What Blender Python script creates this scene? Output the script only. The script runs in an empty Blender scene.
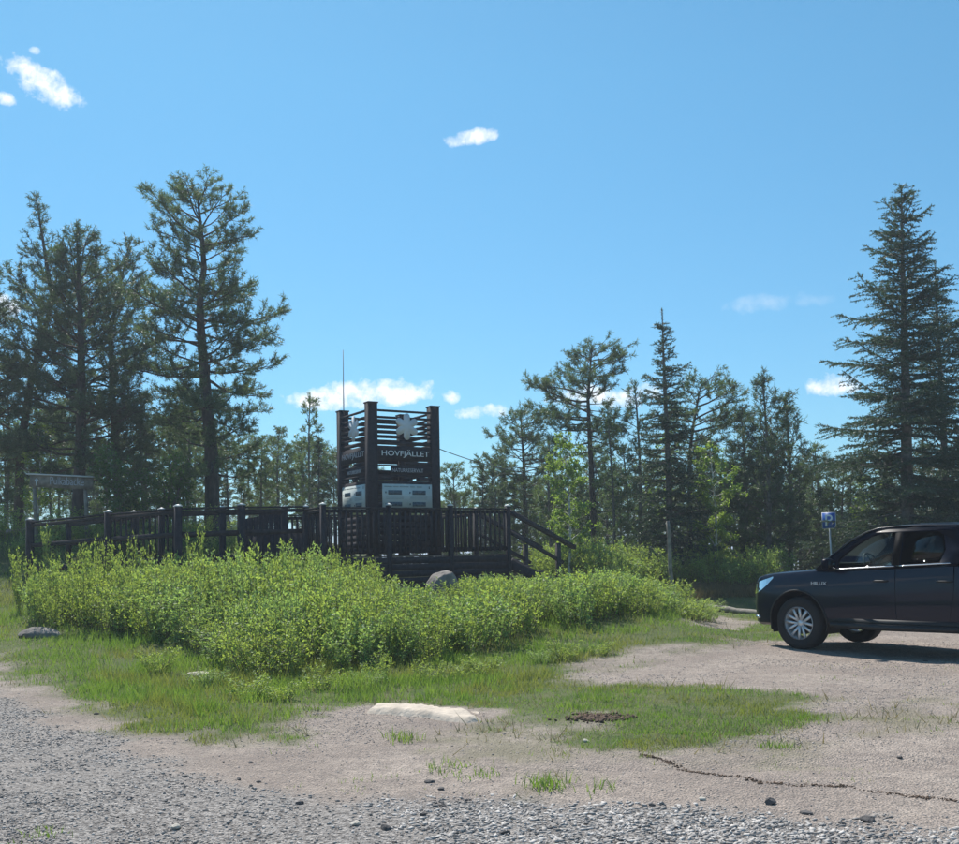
import bpy, bmesh, math, random
import numpy as np
from mathutils import Vector, Matrix
from mathutils.geometry import tessellate_polygon

S = bpy.context.scene
COL = S.collection
R = math.radians
rng = np.random.default_rng(11)
random.seed(5)

# ------------------------------------------------------------------ camera
EYE = 1.5
FPX = 1050.0
PITCH, ROLL, SHIFT = R(3.0), R(-1.1), 78.0
cam_d = bpy.data.cameras.new('camera')
cam = bpy.data.objects.new('camera', cam_d)
COL.objects.link(cam)
cam_d.sensor_width = 36.0
cam_d.lens = FPX / 959 * 36
cam_d.shift_y = SHIFT / 959
cam_d.clip_start = 0.05
cam_d.clip_end = 6000
CM = Matrix.Rotation(math.pi / 2 + PITCH, 4, 'X') @ Matrix.Rotation(ROLL, 4, 'Z')
cam.matrix_world = Matrix.Translation((0, 0, EYE)) @ CM
S.camera = cam

def ray(px, py):
    d = Vector(((px - 479.5) / FPX, (422 - py + SHIFT) / FPX, -1.0))
    return (CM.to_3x3() @ d)

def P(px, py, Y):
    """a point of the place at distance Y along +Y, seen in the photograph at px, py"""
    d = ray(px, py)
    return Vector((d.x / d.y * Y, Y, EYE + d.z / d.y * Y))

# ------------------------------------------------------------------ sky, sun
SUN_EL, SUN_AZ = R(52), R(-22)      # azimuth from +Y towards +X
W = bpy.data.worlds.new('World')
S.world = W
W.use_nodes = True
nt = W.node_tree
nt.nodes.clear()
def N(t, kind, **kw):
    n = t.nodes.new(kind)
    for k, v in kw.items():
        setattr(n, k, v)
    return n
out = N(nt, 'ShaderNodeOutputWorld')
bg = N(nt, 'ShaderNodeBackground')
bg.inputs['Strength'].default_value = 0.145
sky = N(nt, 'ShaderNodeTexSky', sky_type='NISHITA', sun_disc=False)
sky.sun_elevation = SUN_EL
sky.sun_rotation = SUN_AZ
sky.altitude = 500
sky.air_density = 1.0
sky.dust_density = 0.3
sky.ozone_density = 1.6
tint = N(nt, 'ShaderNodeMix', data_type='RGBA', blend_type='MULTIPLY')
tint.inputs[0].default_value = 1.0
nt.links.new(sky.outputs[0], tint.inputs[6])
zr = N(nt, 'ShaderNodeTexCoord'); zs_ = N(nt, 'ShaderNodeSeparateXYZ'); nt.links.new(zr.outputs['Generated'], zs_.inputs[0])
zm_ = N(nt, 'ShaderNodeMapRange'); zm_.inputs[1].default_value = 0.0; zm_.inputs[2].default_value = 0.42; nt.links.new(zs_.outputs['Z'], zm_.inputs[0])
tg = N(nt, 'ShaderNodeMix', data_type='RGBA'); nt.links.new(zm_.outputs[0], tg.inputs[0])
tg.inputs[6].default_value = (0.275, 0.52, 0.63, 1); tg.inputs[7].default_value = (0.355, 0.72, 0.76, 1)
nt.links.new(tg.outputs[2], tint.inputs[7])
hs = N(nt, 'ShaderNodeHueSaturation')
hs.inputs['Saturation'].default_value = 1.0
nt.links.new(tint.outputs[2], hs.inputs['Color'])
tc = N(nt, 'ShaderNodeTexCoord')
noi = N(nt, 'ShaderNodeTexNoise')
noi.inputs['Scale'].default_value = 55
noi.inputs['Detail'].default_value = 7
noi.inputs['Roughness'].default_value = 0.62
nt.links.new(tc.outputs['Generated'], noi.inputs['Vector'])
noi2 = N(nt, 'ShaderNodeTexNoise')
noi2.inputs['Scale'].default_value = 22
noi2.inputs['Detail'].default_value = 3
nt.links.new(tc.outputs['Generated'], noi2.inputs['Vector'])
def vdot(vec):
    n = N(nt, 'ShaderNodeVectorMath', operation='DOT_PRODUCT')
    nt.links.new(tc.outputs['Generated'], n.inputs[0])
    n.inputs[1].default_value = vec
    return n.outputs['Value']
def M(op, a, b=None, c=None, clamp=False):
    n = N(nt, 'ShaderNodeMath', operation=op, use_clamp=clamp)
    for i, x in enumerate((a, b, c)):
        if x is None: continue
        if isinstance(x, (int, float)): n.inputs[i].default_value = x
        else: nt.links.new(x, n.inputs[i])
    return n.outputs[0]
nz = M('SUBTRACT', noi.outputs['Fac'], 0.5)
nz2 = M('SUBTRACT', noi2.outputs['Fac'], 0.5)
nzs = M('ADD', M('MULTIPLY', nz, 3.6), M('MULTIPLY', nz2, 1.6))
clouds = [(38, 80, 46, 17, -27, 1, 1), (2, 97, 14, 8, -20, 1, 1), (35, 51, 6, 4, 0, .5, 1), (473, 137, 27, 8.5, 8, .85, 1),
          (4, 308, 20, 14, -25, 1, 1), (375, 394, 58, 17, 0, 1, 1.3), (330, 401, 42, 15, 0, 1, 1.2), (395, 396, 38, 15, 0, 1, 1.2), (451, 397, 12, 8, 0, .95, 1), (485, 413, 38, 10, 2, 1, 1.2),
          (598, 397, 62, 14, 3, .95, 1), (546, 388, 9, 5, 0, .7, 1), (830, 387, 36, 16, 5, 1, 1.2), (765, 303, 42, 11, 2, .2, .8), (812, 301, 26, 8, 0, .12, .8),
          (-210, 250, 60, 20, -10, 1, 1), (-420, 330, 90, 20, 0, 1, 1), (1180, 350, 70, 22, 4, 1, 1), (1400, 250, 60, 18, 4, .9, 1),
          (1300, -100, 60, 20, 10, 1, 1), (-300, -60, 50, 20, -20, 1, 1), (300, -200, 50, 16, 0, .8, 1)]
for az_, el_, a_, b_ in ((95, 14, .14, .03), (140, 20, .16, .04), (180, 12, .2, .035), (-130, 17, .17, .04), (-95, 10, .2, .03), (60, 9, .12, .025)):
    clouds.append((R(az_), R(el_), a_, b_, 0, 1, 1, 'dir'))
acc = None
for c in clouds:
    if len(c) == 8:
        az, el = c[0], c[1]
        d = Vector((math.sin(az) * math.cos(el), math.cos(az) * math.cos(el), math.sin(el)))
        a, b = c[2], c[3]
    else:
        d = ray(c[0], c[1]); k = d.length / FPX ** 0; a, b = c[2] / FPX / d.length, c[3] / FPX / d.length
        d = d.normalized()
    rt = d.cross(Vector((0, 0, 1))).normalized()
    up = rt.cross(d).normalized()
    ang = R(c[4])
    r2 = rt * math.cos(ang) + up * math.sin(ang)
    u2 = up * math.cos(ang) - rt * math.sin(ang)
    f = vdot(d)
    u = M('DIVIDE', vdot(r2), M('MULTIPLY', f, a))
    w = M('DIVIDE', vdot(u2), M('MULTIPLY', f, b))
    # flat base: stretch below
    wl = M('MULTIPLY', M('MINIMUM', w, 0), 0.5 if c[6] > 1 else 0.0)
    w = M('ADD', w, wl)
    q = M('ADD', M('MULTIPLY', u, u), M('MULTIPLY', w, w))
    e = M('SUBTRACT', M('ADD', 0.85, nzs), q)
    m = M('MULTIPLY', e, .95, clamp=True)
    m = M('MULTIPLY', m, M('GREATER_THAN', f, 0.3))
    m = M('MULTIPLY', m, c[5])
    acc = m if acc is None else M('MAXIMUM', acc, m)
mixc = N(nt, 'ShaderNodeMix', data_type='RGBA')
nt.links.new(acc, mixc.inputs[0])
nt.links.new(hs.outputs[0], mixc.inputs[6])
shade = N(nt, 'ShaderNodeMix', data_type='RGBA')
nt.links.new(M('ADD', M('MULTIPLY', nz, 2.2), 0.7, clamp=True), shade.inputs[0])
shade.inputs[6].default_value = (5.0, 5.5, 6.1, 1)
shade.inputs[7].default_value = (6.6, 6.7, 6.8, 1)
nt.links.new(shade.outputs[2], mixc.inputs[7])
nt.links.new(mixc.outputs[2], bg.inputs['Color'])
nt.links.new(bg.outputs[0], out.inputs['Surface'])

sun_d = bpy.data.lights.new('sun', 'SUN')
sun_d.energy = 4.9
sun_d.angle = R(0.5)
sun_d.color = (1, 0.955, 0.88)
sun = bpy.data.objects.new('sun', sun_d)
COL.objects.link(sun)
sd = Vector((math.sin(SUN_AZ) * math.cos(SUN_EL), math.cos(SUN_AZ) * math.cos(SUN_EL), math.sin(SUN_EL)))
sun.rotation_euler = sd.to_track_quat('Z', 'Y').to_euler()
sun.location = (0, 0, 40)
vs = S.view_settings
vs.view_transform = 'Standard'
vs.look = 'None'
vs.exposure = 0.36
vs.gamma = 1.0
vs.use_curve_mapping = False
S.cycles.max_bounces = 6
S.cycles.diffuse_bounces = 3
S.cycles.glossy_bounces = 3
S.cycles.volume_bounces = 0
S.cycles.transparent_max_bounces = 12

# ------------------------------------------------------------------ materials
def mat(name, col, rough=0.8, metal=0.0, coat=0.0, var=0.0, var_scale=4.0, bump=0.0, bump_scale=30.0,
        transl=0.0, tcol=None, island=0.0, spec=0.5, stretch=None, col2=None):
    m = bpy.data.materials.new(name)
    m.use_nodes = True
    t = m.node_tree
    b = t.nodes['Principled BSDF']
    b.inputs['Roughness'].default_value = rough
    b.inputs['Metallic'].default_value = metal
    b.inputs['Coat Weight'].default_value = coat
    b.inputs['Specular IOR Level'].default_value = spec
    col4 = (*col, 1)
    src = None
    tcn = N(t, 'ShaderNodeTexCoord')
    vec = tcn.outputs['Object']
    if stretch:
        mp = N(t, 'ShaderNodeMapping')
        mp.inputs['Scale'].default_value = stretch
        t.links.new(vec, mp.inputs['Vector'])
        vec = mp.outputs[0]
    if var > 0 or island > 0:
        mx = N(t, 'ShaderNodeMix', data_type='RGBA')
        c2 = col2 if col2 else tuple(min(1, x * (1 + 1.3 * max(var, island))) for x in col)
        c1 = col if col2 else tuple(x * (1 - 0.7 * max(var, island)) for x in col)
        mx.inputs[6].default_value = (*c1, 1)
        mx.inputs[7].default_value = (*c2, 1)
        fac = None
        if var > 0:
            nn = N(t, 'ShaderNodeTexNoise')
            nn.inputs['Scale'].default_value = var_scale
            nn.inputs['Detail'].default_value = 4
            t.links.new(vec, nn.inputs['Vector'])
            mr = N(t, 'ShaderNodeMapRange')
            mr.inputs[1].default_value = 0.3; mr.inputs[2].default_value = 0.7
            t.links.new(nn.outputs['Fac'], mr.inputs[0])
            fac = mr.outputs[0]
        if island > 0:
            g = N(t, 'ShaderNodeNewGeometry')
            isl = g.outputs['Random Per Island']
            if fac is None: fac = isl
            else:
                ad = N(t, 'ShaderNodeMath', operation='ADD'); t.links.new(fac, ad.inputs[0]); t.links.new(isl, ad.inputs[1])
                ml = N(t, 'ShaderNodeMath', operation='MULTIPLY'); t.links.new(ad.outputs[0], ml.inputs[0]); ml.inputs[1].default_value = .5
                fac = ml.outputs[0]
        t.links.new(fac, mx.inputs[0])
        src = mx.outputs[2]
        t.links.new(src, b.inputs['Base Color'])
    else:
        b.inputs['Base Color'].default_value = col4
    if bump > 0:
        bn = N(t, 'ShaderNodeTexNoise')
        bn.inputs['Scale'].default_value = bump_scale
        bn.inputs['Detail'].default_value = 5
        t.links.new(vec, bn.inputs['Vector'])
        bp = N(t, 'ShaderNodeBump')
        bp.inputs['Strength'].default_value = bump
        bp.inputs['Distance'].default_value = 0.02
        t.links.new(bn.outputs['Fac'], bp.inputs['Height'])
        t.links.new(bp.outputs[0], b.inputs['Normal'])
    if transl > 0:
        tr = N(t, 'ShaderNodeBsdfTranslucent')
        if src is not None:
            mm = N(t, 'ShaderNodeMix', data_type='RGBA', blend_type='MULTIPLY')
            mm.inputs[0].default_value = 1
            t.links.new(src, mm.inputs[6])
            mm.inputs[7].default_value = (*(tcol or (1.5, 1.6, .8)), 1)
            t.links.new(mm.outputs[2], tr.inputs[0])
        else:
            tr.inputs[0].default_value = (*[x * y for x, y in zip(col, tcol or (1.5, 1.6, .8))], 1)
        ms = N(t, 'ShaderNodeMixShader')
        ms.inputs[0].default_value = transl
        t.links.new(b.outputs[0], ms.inputs[1])
        t.links.new(tr.outputs[0], ms.inputs[2])
        t.links.new(ms.outputs[0], t.nodes['Material Output'].inputs['Surface'])
    return m

MT = dict(
    pine_bark=mat('pine_bark', (.085, .065, .055), .95, var=.5, var_scale=9, bump=.8, bump_scale=25, stretch=(1, 1, .35)),
    grey_bark=mat('grey_bark', (.15, .135, .12), .95, var=.5, var_scale=9, bump=.6, bump_scale=25),
    birch_bark=mat('birch_bark', (.45, .43, .40), .85, var=.7, var_scale=6, stretch=(1, 1, 3)),
    stem=mat('stem_bark', (.16, .12, .08), .9, var=.3),
    pine_needle=mat('pine_needle', (.105, .138, .078), .5, island=.5, transl=.34, tcol=(1.3, 1.5, .7), var=.3, var_scale=1.2),
    pine_needle_pale=mat('pine_needle_pale', (.13, .165, .08), .5, island=.5, transl=.36, tcol=(1.3, 1.5, .7), var=.3, var_scale=1.2),
    pine_needle_dark=mat('pine_needle_dark', (.085, .116, .070), .5, island=.5, transl=.32, tcol=(1.3, 1.5, .7), var=.3, var_scale=1.2),
    spruce_needle=mat('spruce_needle', (.062, .090, .062), .5, island=.5, transl=.26, tcol=(1.3, 1.5, .8), var=.3, var_scale=1.5),
    birch_leaf=mat('birch_leaf', (.165, .235, .075), .45, island=.4, transl=.5, tcol=(1.7, 1.75, .7), var=.3, var_scale=2),
    willow_leaf=mat('willow_leaf', (.25, .34, .15), .52, spec=.25, island=.5, transl=.45, tcol=(1.5, 1.55, .7), var=.4, var_scale=2.5),
    willow_leaf_yellow=mat('willow_leaf_yellow', (.25, .34, .125), .5, spec=.25, island=.45, transl=.48, tcol=(1.6, 1.5, .6), var=.4, var_scale=2.5),
    dark_leaf=mat('dark_leaf', (.07, .14, .045), .45, island=.5, transl=.4, var=.3, var_scale=2.5),
    grass=mat('grass_blade', (.125, .215, .05), .5, transl=.45, island=.4, tcol=(1.4, 1.5, .7), col2=(.23, .30, .085), var=.5, var_scale=.8),
    grass_dry=mat('grass_dry', (.26, .22, .12), .7, transl=.25, island=.4, tcol=(1.1, 1.1, .9)),
    tar_wood=mat('tarred_wood', (.030, .028, .034), .8, var=.25, var_scale=14, bump=.35, bump_scale=30, spec=.25),
    tar_wood_warm=mat('tarred_wood_warm', (.045, .040, .044), .8, var=.3, var_scale=14, bump=.35, bump_scale=30, spec=.25),
    grey_wood=mat('grey_wood', (.20, .18, .15), .85, var=.45, var_scale=7, bump=.4, bump_scale=30),
    deck_wood=mat('deck_wood', (.11, .09, .075), .85, var=.4, var_scale=6, bump=.3, bump_scale=30),
    cap=mat('white_cap', (.62, .62, .60), .6, var=.1),
    sign_grey=mat('sign_grey', (.62, .64, .67), .5, var=.08),
    letter=mat('letter_grey', (.72, .74, .77), .5),
    letter_dim=mat('letter_dim', (.42, .43, .47), .6),
    panel=mat('panel_pale', (.55, .60, .58), .45, var=.06, var_scale=3),
    print_dark=mat('print_dark', (.07, .10, .12), .5, var=.6, var_scale=25),
    print_grey=mat('print_grey', (.30, .34, .34), .5),
    blue=mat('sign_blue', (.012, .10, .42), .4, coat=.2),
    white=mat('sign_white', (.78, .80, .82), .45),
    steel=mat('galvanised_steel', (.42, .43, .44), .45, metal=.8, var=.15),
    cable=mat('cable_black', (.02, .02, .02), .6),
    rock=mat('rock', (.20, .175, .155), .9, var=.4, var_scale=5, bump=.7, bump_scale=18),
    pale_rock=mat('pale_rock', (.50, .42, .34), .9, var=.22, var_scale=5, bump=.5, bump_scale=24),
    dark_stone=mat('dark_stone', (.09, .08, .078), .85, var=.4, var_scale=12, bump=.5),
    light_stone=mat('light_stone', (.50, .45, .38), .85, var=.3, var_scale=12, bump=.5),
    gravel_blue=mat('gravel_bluegrey', (.09, .08, .075), .85, island=.85, col2=(.54, .495, .46), var=.2, var_scale=3),
    gravel_pale=mat('gravel_pale', (.085, .08, .08), .85, island=.85, col2=(.66, .61, .57), var=.2, var_scale=3),
    grit=mat('grit', (.22, .18, .165), .9, island=.8, col2=(.52, .46, .42), var=.2, var_scale=3),
    soil=mat('soil', (.10, .065, .045), .95, var=.5, var_scale=14, bump=1.0, bump_scale=30),
    paint=mat('black_blue_paint', (.0035, .007, .022), .3, metal=.0, coat=.55, spec=.12),
    cab_paint=mat('cab_frame_paint', (.004, .006, .015), .4, coat=.05, spec=.06),
    badge=mat('badge_silver', (.62, .64, .67), .5, metal=.2),
    matt_black=mat('matt_black_film', (.006, .006, .007), .7, spec=.08),
    trim=mat('black_plastic', (.012, .012, .013), .55),
    interior=mat('interior_dark', (.018, .018, .02), .8),
    tyre=mat('tyre_rubber', (.016, .016, .017), .85, bump=.4, bump_scale=60),
    alloy=mat('alloy_silver', (.72, .73, .75), .38, metal=.55),
    chrome=mat('chrome', (.75, .76, .78), .12, metal=1.0),
    lamp=mat('headlamp_reflector', (.65, .68, .72), .2, metal=.7),
    amber=mat('amber_lens', (.6, .2, .03), .25, coat=1),
    red=mat('red_lens', (.35, .01, .01), .25, coat=1),
    heather=mat('heather_twig', (.14, .10, .06), .9, island=.6, transl=.2, col2=(.24, .20, .10)),
)
def glass(name, col, rough=0.02, alpha=.25):
    m = bpy.data.materials.new(name)
    m.use_nodes = True
    t = m.node_tree
    b = t.nodes['Principled BSDF']
    b.inputs['Base Color'].default_value = (*col, 1)
    b.inputs['Roughness'].default_value = rough
    tr = N(t, 'ShaderNodeBsdfTransparent')
    tr.inputs[0].default_value = (*col, 1)
    gl = N(t, 'ShaderNodeBsdfGlossy')
    gl.inputs['Roughness'].default_value = rough
    fr = N(t, 'ShaderNodeFresnel')
    fr.inputs['IOR'].default_value = 1.5
    ms = N(t, 'ShaderNodeMixShader')
    t.links.new(fr.outputs[0], ms.inputs[0])
    t.links.new(tr.outputs[0], ms.inputs[1])
    t.links.new(gl.outputs[0], ms.inputs[2])
    t.links.new(ms.outputs[0], t.nodes['Material Output'].inputs['Surface'])
    return m
MT['glass'] = glass('tinted_glass', (.78, .86, .84))
MT['glass_dark'] = glass('privacy_glass', (.22, .26, .27))
MT['lens'] = glass('lamp_lens', (.92, .95, .97))

# ------------------------------------------------------------------ mesh helpers
def make_mesh(name, v, t3=None, t4=None, smooth=False):
    me = bpy.data.meshes.new(name)
    v = np.asarray(v, dtype=np.float32)
    me.vertices.add(len(v))
    me.vertices.foreach_set('co', v.ravel())
    n3 = 0 if t3 is None else len(t3)
    n4 = 0 if t4 is None else len(t4)
    loops, starts, tot = [], [], 0
    if n3:
        loops.append(np.asarray(t3, dtype=np.int32).ravel()); starts.append(np.arange(n3, dtype=np.int32) * 3); tot = n3 * 3
    if n4:
        loops.append(np.asarray(t4, dtype=np.int32).ravel()); starts.append(tot + np.arange(n4, dtype=np.int32) * 4)
    lp = np.concatenate(loops)
    me.loops.add(len(lp))
    me.loops.foreach_set('vertex_index', lp)
    me.polygons.add(n3 + n4)
    me.polygons.foreach_set('loop_start', np.concatenate(starts))
    if smooth:
        me.polygons.foreach_set('use_smooth', np.ones(n3 + n4, dtype=bool))
    me.update(calc_edges=True)
    me.validate()
    return me

def link(name, me, m=None, parent=None, loc=None, **props):
    o = bpy.data.objects.new(name, me)
    COL.objects.link(o)
    if m is not None and me is not None and not me.materials:
        me.materials.append(m)
    if parent is not None: o.parent = parent
    if loc is not None: o.location = loc
    for k, v in props.items(): o[k] = v
    return o

def thing(name, label, cat, loc=(0, 0, 0), rz=0, group=None):
    o = bpy.data.objects.new(name, None)
    o.empty_display_size = .2
    COL.objects.link(o)
    o.location = loc
    o.rotation_euler = (0, 0, rz)
    o['label'] = label; o['category'] = cat
    if group: o['group'] = group
    return o

class Geo:
    def __init__(s):
        s.v = []; s.t3 = []; s.t4 = []; s.n = 0
    def add(s, v, t3=None, t4=None):
        v = np.asarray(v, dtype=np.float64)
        if t3 is not None and len(t3): s.t3.append(np.asarray(t3) + s.n)
        if t4 is not None and len(t4): s.t4.append(np.asarray(t4) + s.n)
        s.v.append(v); s.n += len(v)
    def box(s, c, h, rot=None):
        c = np.array(c, float); h = np.array(h, float)
        v = np.array([(x, y, z) for x in (-1, 1) for y in (-1, 1) for z in (-1, 1)], float) * h
        if rot is not None: v = v @ np.array(rot).T
        s.add(v + c, t4=[(0, 1, 3, 2), (4, 6, 7, 5), (0, 4, 5, 1), (2, 3, 7, 6), (0, 2, 6, 4), (1, 5, 7, 3)])
    def bar(s, a, b, w, h, up=(0, 0, 1)):
        """box from a to b, width w (sideways) and height h (along up)"""
        a = Vector(a); b = Vector(b); d = (b - a); L = d.length; d.normalize()
        side = d.cross(Vector(up)).normalized(); u = side.cross(d).normalized()
        rot = np.array([[d.x, side.x, u.x], [d.y, side.y, u.y], [d.z, side.z, u.z]])
        s.box((a + b) / 2, (L / 2, w / 2, h / 2), rot)
    def tube(s, pts, rad, n=6, cap=False):
        pts = np.asarray(pts, float); rad = np.broadcast_to(np.asarray(rad, float), (len(pts),))
        d = np.gradient(pts, axis=0)
        d /= np.linalg.norm(d, axis=1, keepdims=True) + 1e-9
        ref = np.array([0, 0, 1.0]) if abs(d[:, 2]).mean() < .8 else np.array([1.0, 0, 0])
        a = np.cross(d, ref); a /= np.linalg.norm(a, axis=1, keepdims=True) + 1e-9
        b = np.cross(d, a)
        th = np.arange(n) * 2 * np.pi / n
        ring = pts[:, None] + rad[:, None, None] * (np.cos(th)[None, :, None] * a[:, None] + np.sin(th)[None, :, None] * b[:, None])
        v = ring.reshape(-1, 3)
        m = len(pts)
        i, j = np.meshgrid(np.arange(m - 1), np.arange(n), indexing='ij')
        j2 = (j + 1) % n
        q = np.stack([i * n + j, i * n + j2, (i + 1) * n + j2, (i + 1) * n + j], -1).reshape(-1, 4)
        if cap:
            v = np.vstack([v, pts[:1], pts[-1:]])
            k = np.arange(n); k2 = (k + 1) % n
            t = np.concatenate([np.stack([np.full(n, m * n), k2, k], -1), np.stack([np.full(n, m * n + 1), (m - 1) * n + k, (m - 1) * n + k2], -1)])
            s.add(v, t3=t, t4=q)
        else: s.add(v, t4=q)
    def lathe(s, prof, n=24, axis='z', c=(0, 0, 0)):
        """prof: list of (r, h)"""
        prof = np.array(prof, float); m = len(prof)
        th = np.arange(n) * 2 * np.pi / n
        r = prof[:, 0][:, None]; h = np.broadcast_to(prof[:, 1][:, None], (m, n))
        x, y = r * np.cos(th), r * np.sin(th)
        if axis == 'z': v = np.stack([x, y, h], -1)
        elif axis == 'y': v = np.stack([x, h, y], -1)
        else: v = np.stack([h, x, y], -1)
        i, j = np.meshgrid(np.arange(m - 1), np.arange(n), indexing='ij')
        j2 = (j + 1) % n
        q = np.stack([i * n + j, i * n + j2, (i + 1) * n + j2, (i + 1) * n + j], -1).reshape(-1, 4)
        s.add(v.reshape(-1, 3) + np.array(c), t4=q)
    def mesh(s, name, smooth=False):
        return make_mesh(name, np.vstack(s.v), np.vstack(s.t3) if s.t3 else None, np.vstack(s.t4) if s.t4 else None, smooth)
    def build(s, name, m, parent=None, smooth=False, loc=None, **props):
        return link(name, s.mesh(name, smooth), m, parent, loc, **props)

def text_mesh(txt, size=1.0):
    c = bpy.data.curves.new('lettering', 'FONT')
    c.body = txt
    c.size = size
    c.extrude = 0.004
    c.resolution_u = 3
    o = bpy.data.objects.new('lettering', c)
    COL.objects.link(o)
    dg = bpy.context.evaluated_depsgraph_get()
    me = bpy.data.meshes.new_from_object(o.evaluated_get(dg))
    bpy.data.objects.remove(o)
    return me

def lettering(txt, origin, right, up, width, height, m, parent, name='lettering'):
    """lettering laid on a face: lower left corner at origin, running along right"""
    me = text_mesh(txt)
    n = len(me.vertices)
    v = np.zeros(n * 3); me.vertices.foreach_get('co', v); v = v.reshape(-1, 3)
    mn, mx = v.min(0), v.max(0)
    v = (v - mn) / (mx - mn + 1e-9)
    r = np.array(right, float); u = np.array(up, float); nrm = np.cross(r, u)
    w = np.array(origin, float) + v[:, :1] * width * r + v[:, 1:2] * height * u + v[:, 2:3] * .008 * nrm
    me.vertices.foreach_set('co', w.ravel().astype(np.float32)); me.update()
    me.materials.clear()
    return link(name, me, m, parent)

# value noise (numpy)
def vnoise(x, y, seed=0):
    xi = np.floor(x).astype(np.int64); yi = np.floor(y).astype(np.int64)
    xf = x - xi; yf = y - yi
    def h(a, b):
        k = (a * 374761393 + b * 668265263 + seed * 974711) & 0x7fffffff
        k = ((k ^ (k >> 13)) * 1274126177) & 0x7fffffff
        return ((k ^ (k >> 16)) & 0xffff) / 65535.0
    u = xf * xf * (3 - 2 * xf); w = yf * yf * (3 - 2 * yf)
    return (h(xi, yi) * (1 - u) + h(xi + 1, yi) * u) * (1 - w) + (h(xi, yi + 1) * (1 - u) + h(xi + 1, yi + 1) * u) * w
def fbm(x, y, seed=0, o=4):
    s = 0; a = .5
    for i in range(o):
        s = s + a * vnoise(x * 2 ** i, y * 2 ** i, seed + i * 17); a *= .5
    return s / (1 - .5 ** o)
def sm(a, b, x):
    t = np.clip((np.asarray(x, float) - a) / (b - a), 0, 1)
    return t * t * (3 - 2 * t)

# ------------------------------------------------------------------ terrain
def H(x, y):
    x = np.asarray(x, float); y = np.asarray(y, float)
    z = .5 * sm(13, 21, y) * (1 - sm(2.5, 5, x))
    z = z + 1.75 * sm(21.5, 30, y) * sm(2, 9, -x) + .55 * sm(24.5, 27, y) * sm(1, 6, -x) * 0
    z = z + .35 * sm(26.6, 28.2, y + .12 * x) * sm(1.5, 4, x) + .25 * sm(26, 30, y)
    z = z + .10 * (fbm(x * .35, y * .35, 3) - .5) * sm(6, 12, y) + .03 * (fbm(x * 1.7, y * 1.7, 5) - .5)
    z = z + .02 * (fbm(x * 5, y * 5, 9) - .5)
    for a_, b_, c_ in ((9.3, -.10, .16), (10.9, -.12, .18), (7.1, .04, .2)):
        dd_ = y - (a_ + b_ * x + .25 * np.sin(x * .5 + a_))
        z = z - .022 * np.exp(-(dd_ / c_) ** 2) * sm(-1, 1.5, x) * (.5 + fbm(x * .6, y * .2, 12))
    z = z - 11 * sm(48, 170, y) - 2.5 * sm(60, 200, np.abs(x))
    z = z + 5 * (fbm(x * .006, y * .006, 21) - .5) * sm(150, 500, np.hypot(x, y))
    return z

def G(px, py, n=60):
    """the ground seen in the photograph at px, py"""
    d = ray(px, py); d = d / d.y
    Y = 20.0
    lo, hi = 1.0, 45.0
    f = lambda Y: EYE + d.z * Y - float(H(d.x * Y, Y))
    ys = np.linspace(lo, hi, 400)
    vals = EYE + d.z * ys - H(d.x * ys, ys)
    idx = np.where(vals < 0)[0]
    if len(idx) == 0: Y = hi
    else:
        k = idx[0]; Y = ys[k]
    return Vector((d.x * Y, Y, float(H(d.x * Y, Y))))

def flatpoly(pts):
    o = []
    for px, py in pts:
        d = ray(px, py); Y = -EYE / (d.z / d.y) if d.z < 0 else 200
        Y = min(Y, 90)
        o.append((d.x / d.y * Y, Y))
    return np.array(o)

def sdist(x, y, poly):
    """signed distance, positive inside"""
    x = np.asarray(x, float); y = np.asarray(y, float)
    best = np.full(x.shape, 1e9); ins = np.zeros(x.shape, bool)
    n = len(poly)
    for i in range(n):
        ax, ay = poly[i]; bx, by = poly[(i + 1) % n]
        ex, ey = bx - ax, by - ay
        t = np.clip(((x - ax) * ex + (y - ay) * ey) / (ex * ex + ey * ey + 1e-12), 0, 1)
        d = np.hypot(x - ax - t * ex, y - ay - t * ey)
        best = np.minimum(best, d)
        c = ((ay > y) != (by > y)) & (x < (bx - ax) * (y - ay) / (by - ay + 1e-12) + ax)
        ins ^= c
    return np.where(ins, best, -best)

GRASS = flatpoly([(-900, 575), (-900, 640), (-80, 648), (0, 668), (40, 690), (90, 712), (150, 728), (215, 740), (275, 737), (298, 716), (310, 706), (365, 704), (420, 706), (488, 710),
                  (505, 722), (560, 738), (640, 750), (700, 744), (770, 733), (840, 716), (800, 699), (740, 690), (660, 684), (585, 682), (590, 674), (640, 664), (700, 654), (762, 644),
                  (800, 637), (860, 632), (960, 630), (1060, 628), (1500, 620), (1500, 575)])
SPARSE = [flatpoly(p) for p in ([(440, 712), (500, 722), (560, 740), (540, 752), (440, 745)], [(420, 735), (520, 725), (600, 745), (560, 765), (440, 765)],
                                [(740, 742), (800, 740), (810, 758), (760, 765)], [(850, 700), (960, 695), (960, 735), (860, 730)], [(520, 775), (560, 775), (565, 793), (530, 795)],
                                [(640, 740), (800, 730), (850, 745), (700, 760)])]
GRAVEL = flatpoly([(-900, 680), (-80, 684), (0, 692), (60, 722), (130, 752), (230, 780), (330, 797), (480, 796), (560, 805), (700, 812), (840, 824), (1050, 842), (1500, 860), (1500, 1200), (500, 2500), (-900, 1200)])
BARE = [flatpoly(p) for p in ([(672, 622), (700, 613), (735, 618), (760, 622), (730, 634), (690, 638)], [(570, 716), (600, 712), (618, 720), (600, 729), (575, 726)],
                              [(560, 668), (640, 655), (700, 652), (650, 664), (590, 676)])]
BARE.append(np.array([(-17, 28.3), (-12.8, 28.9), (-12.6, 30.4), (-17, 31.5)]))
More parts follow.
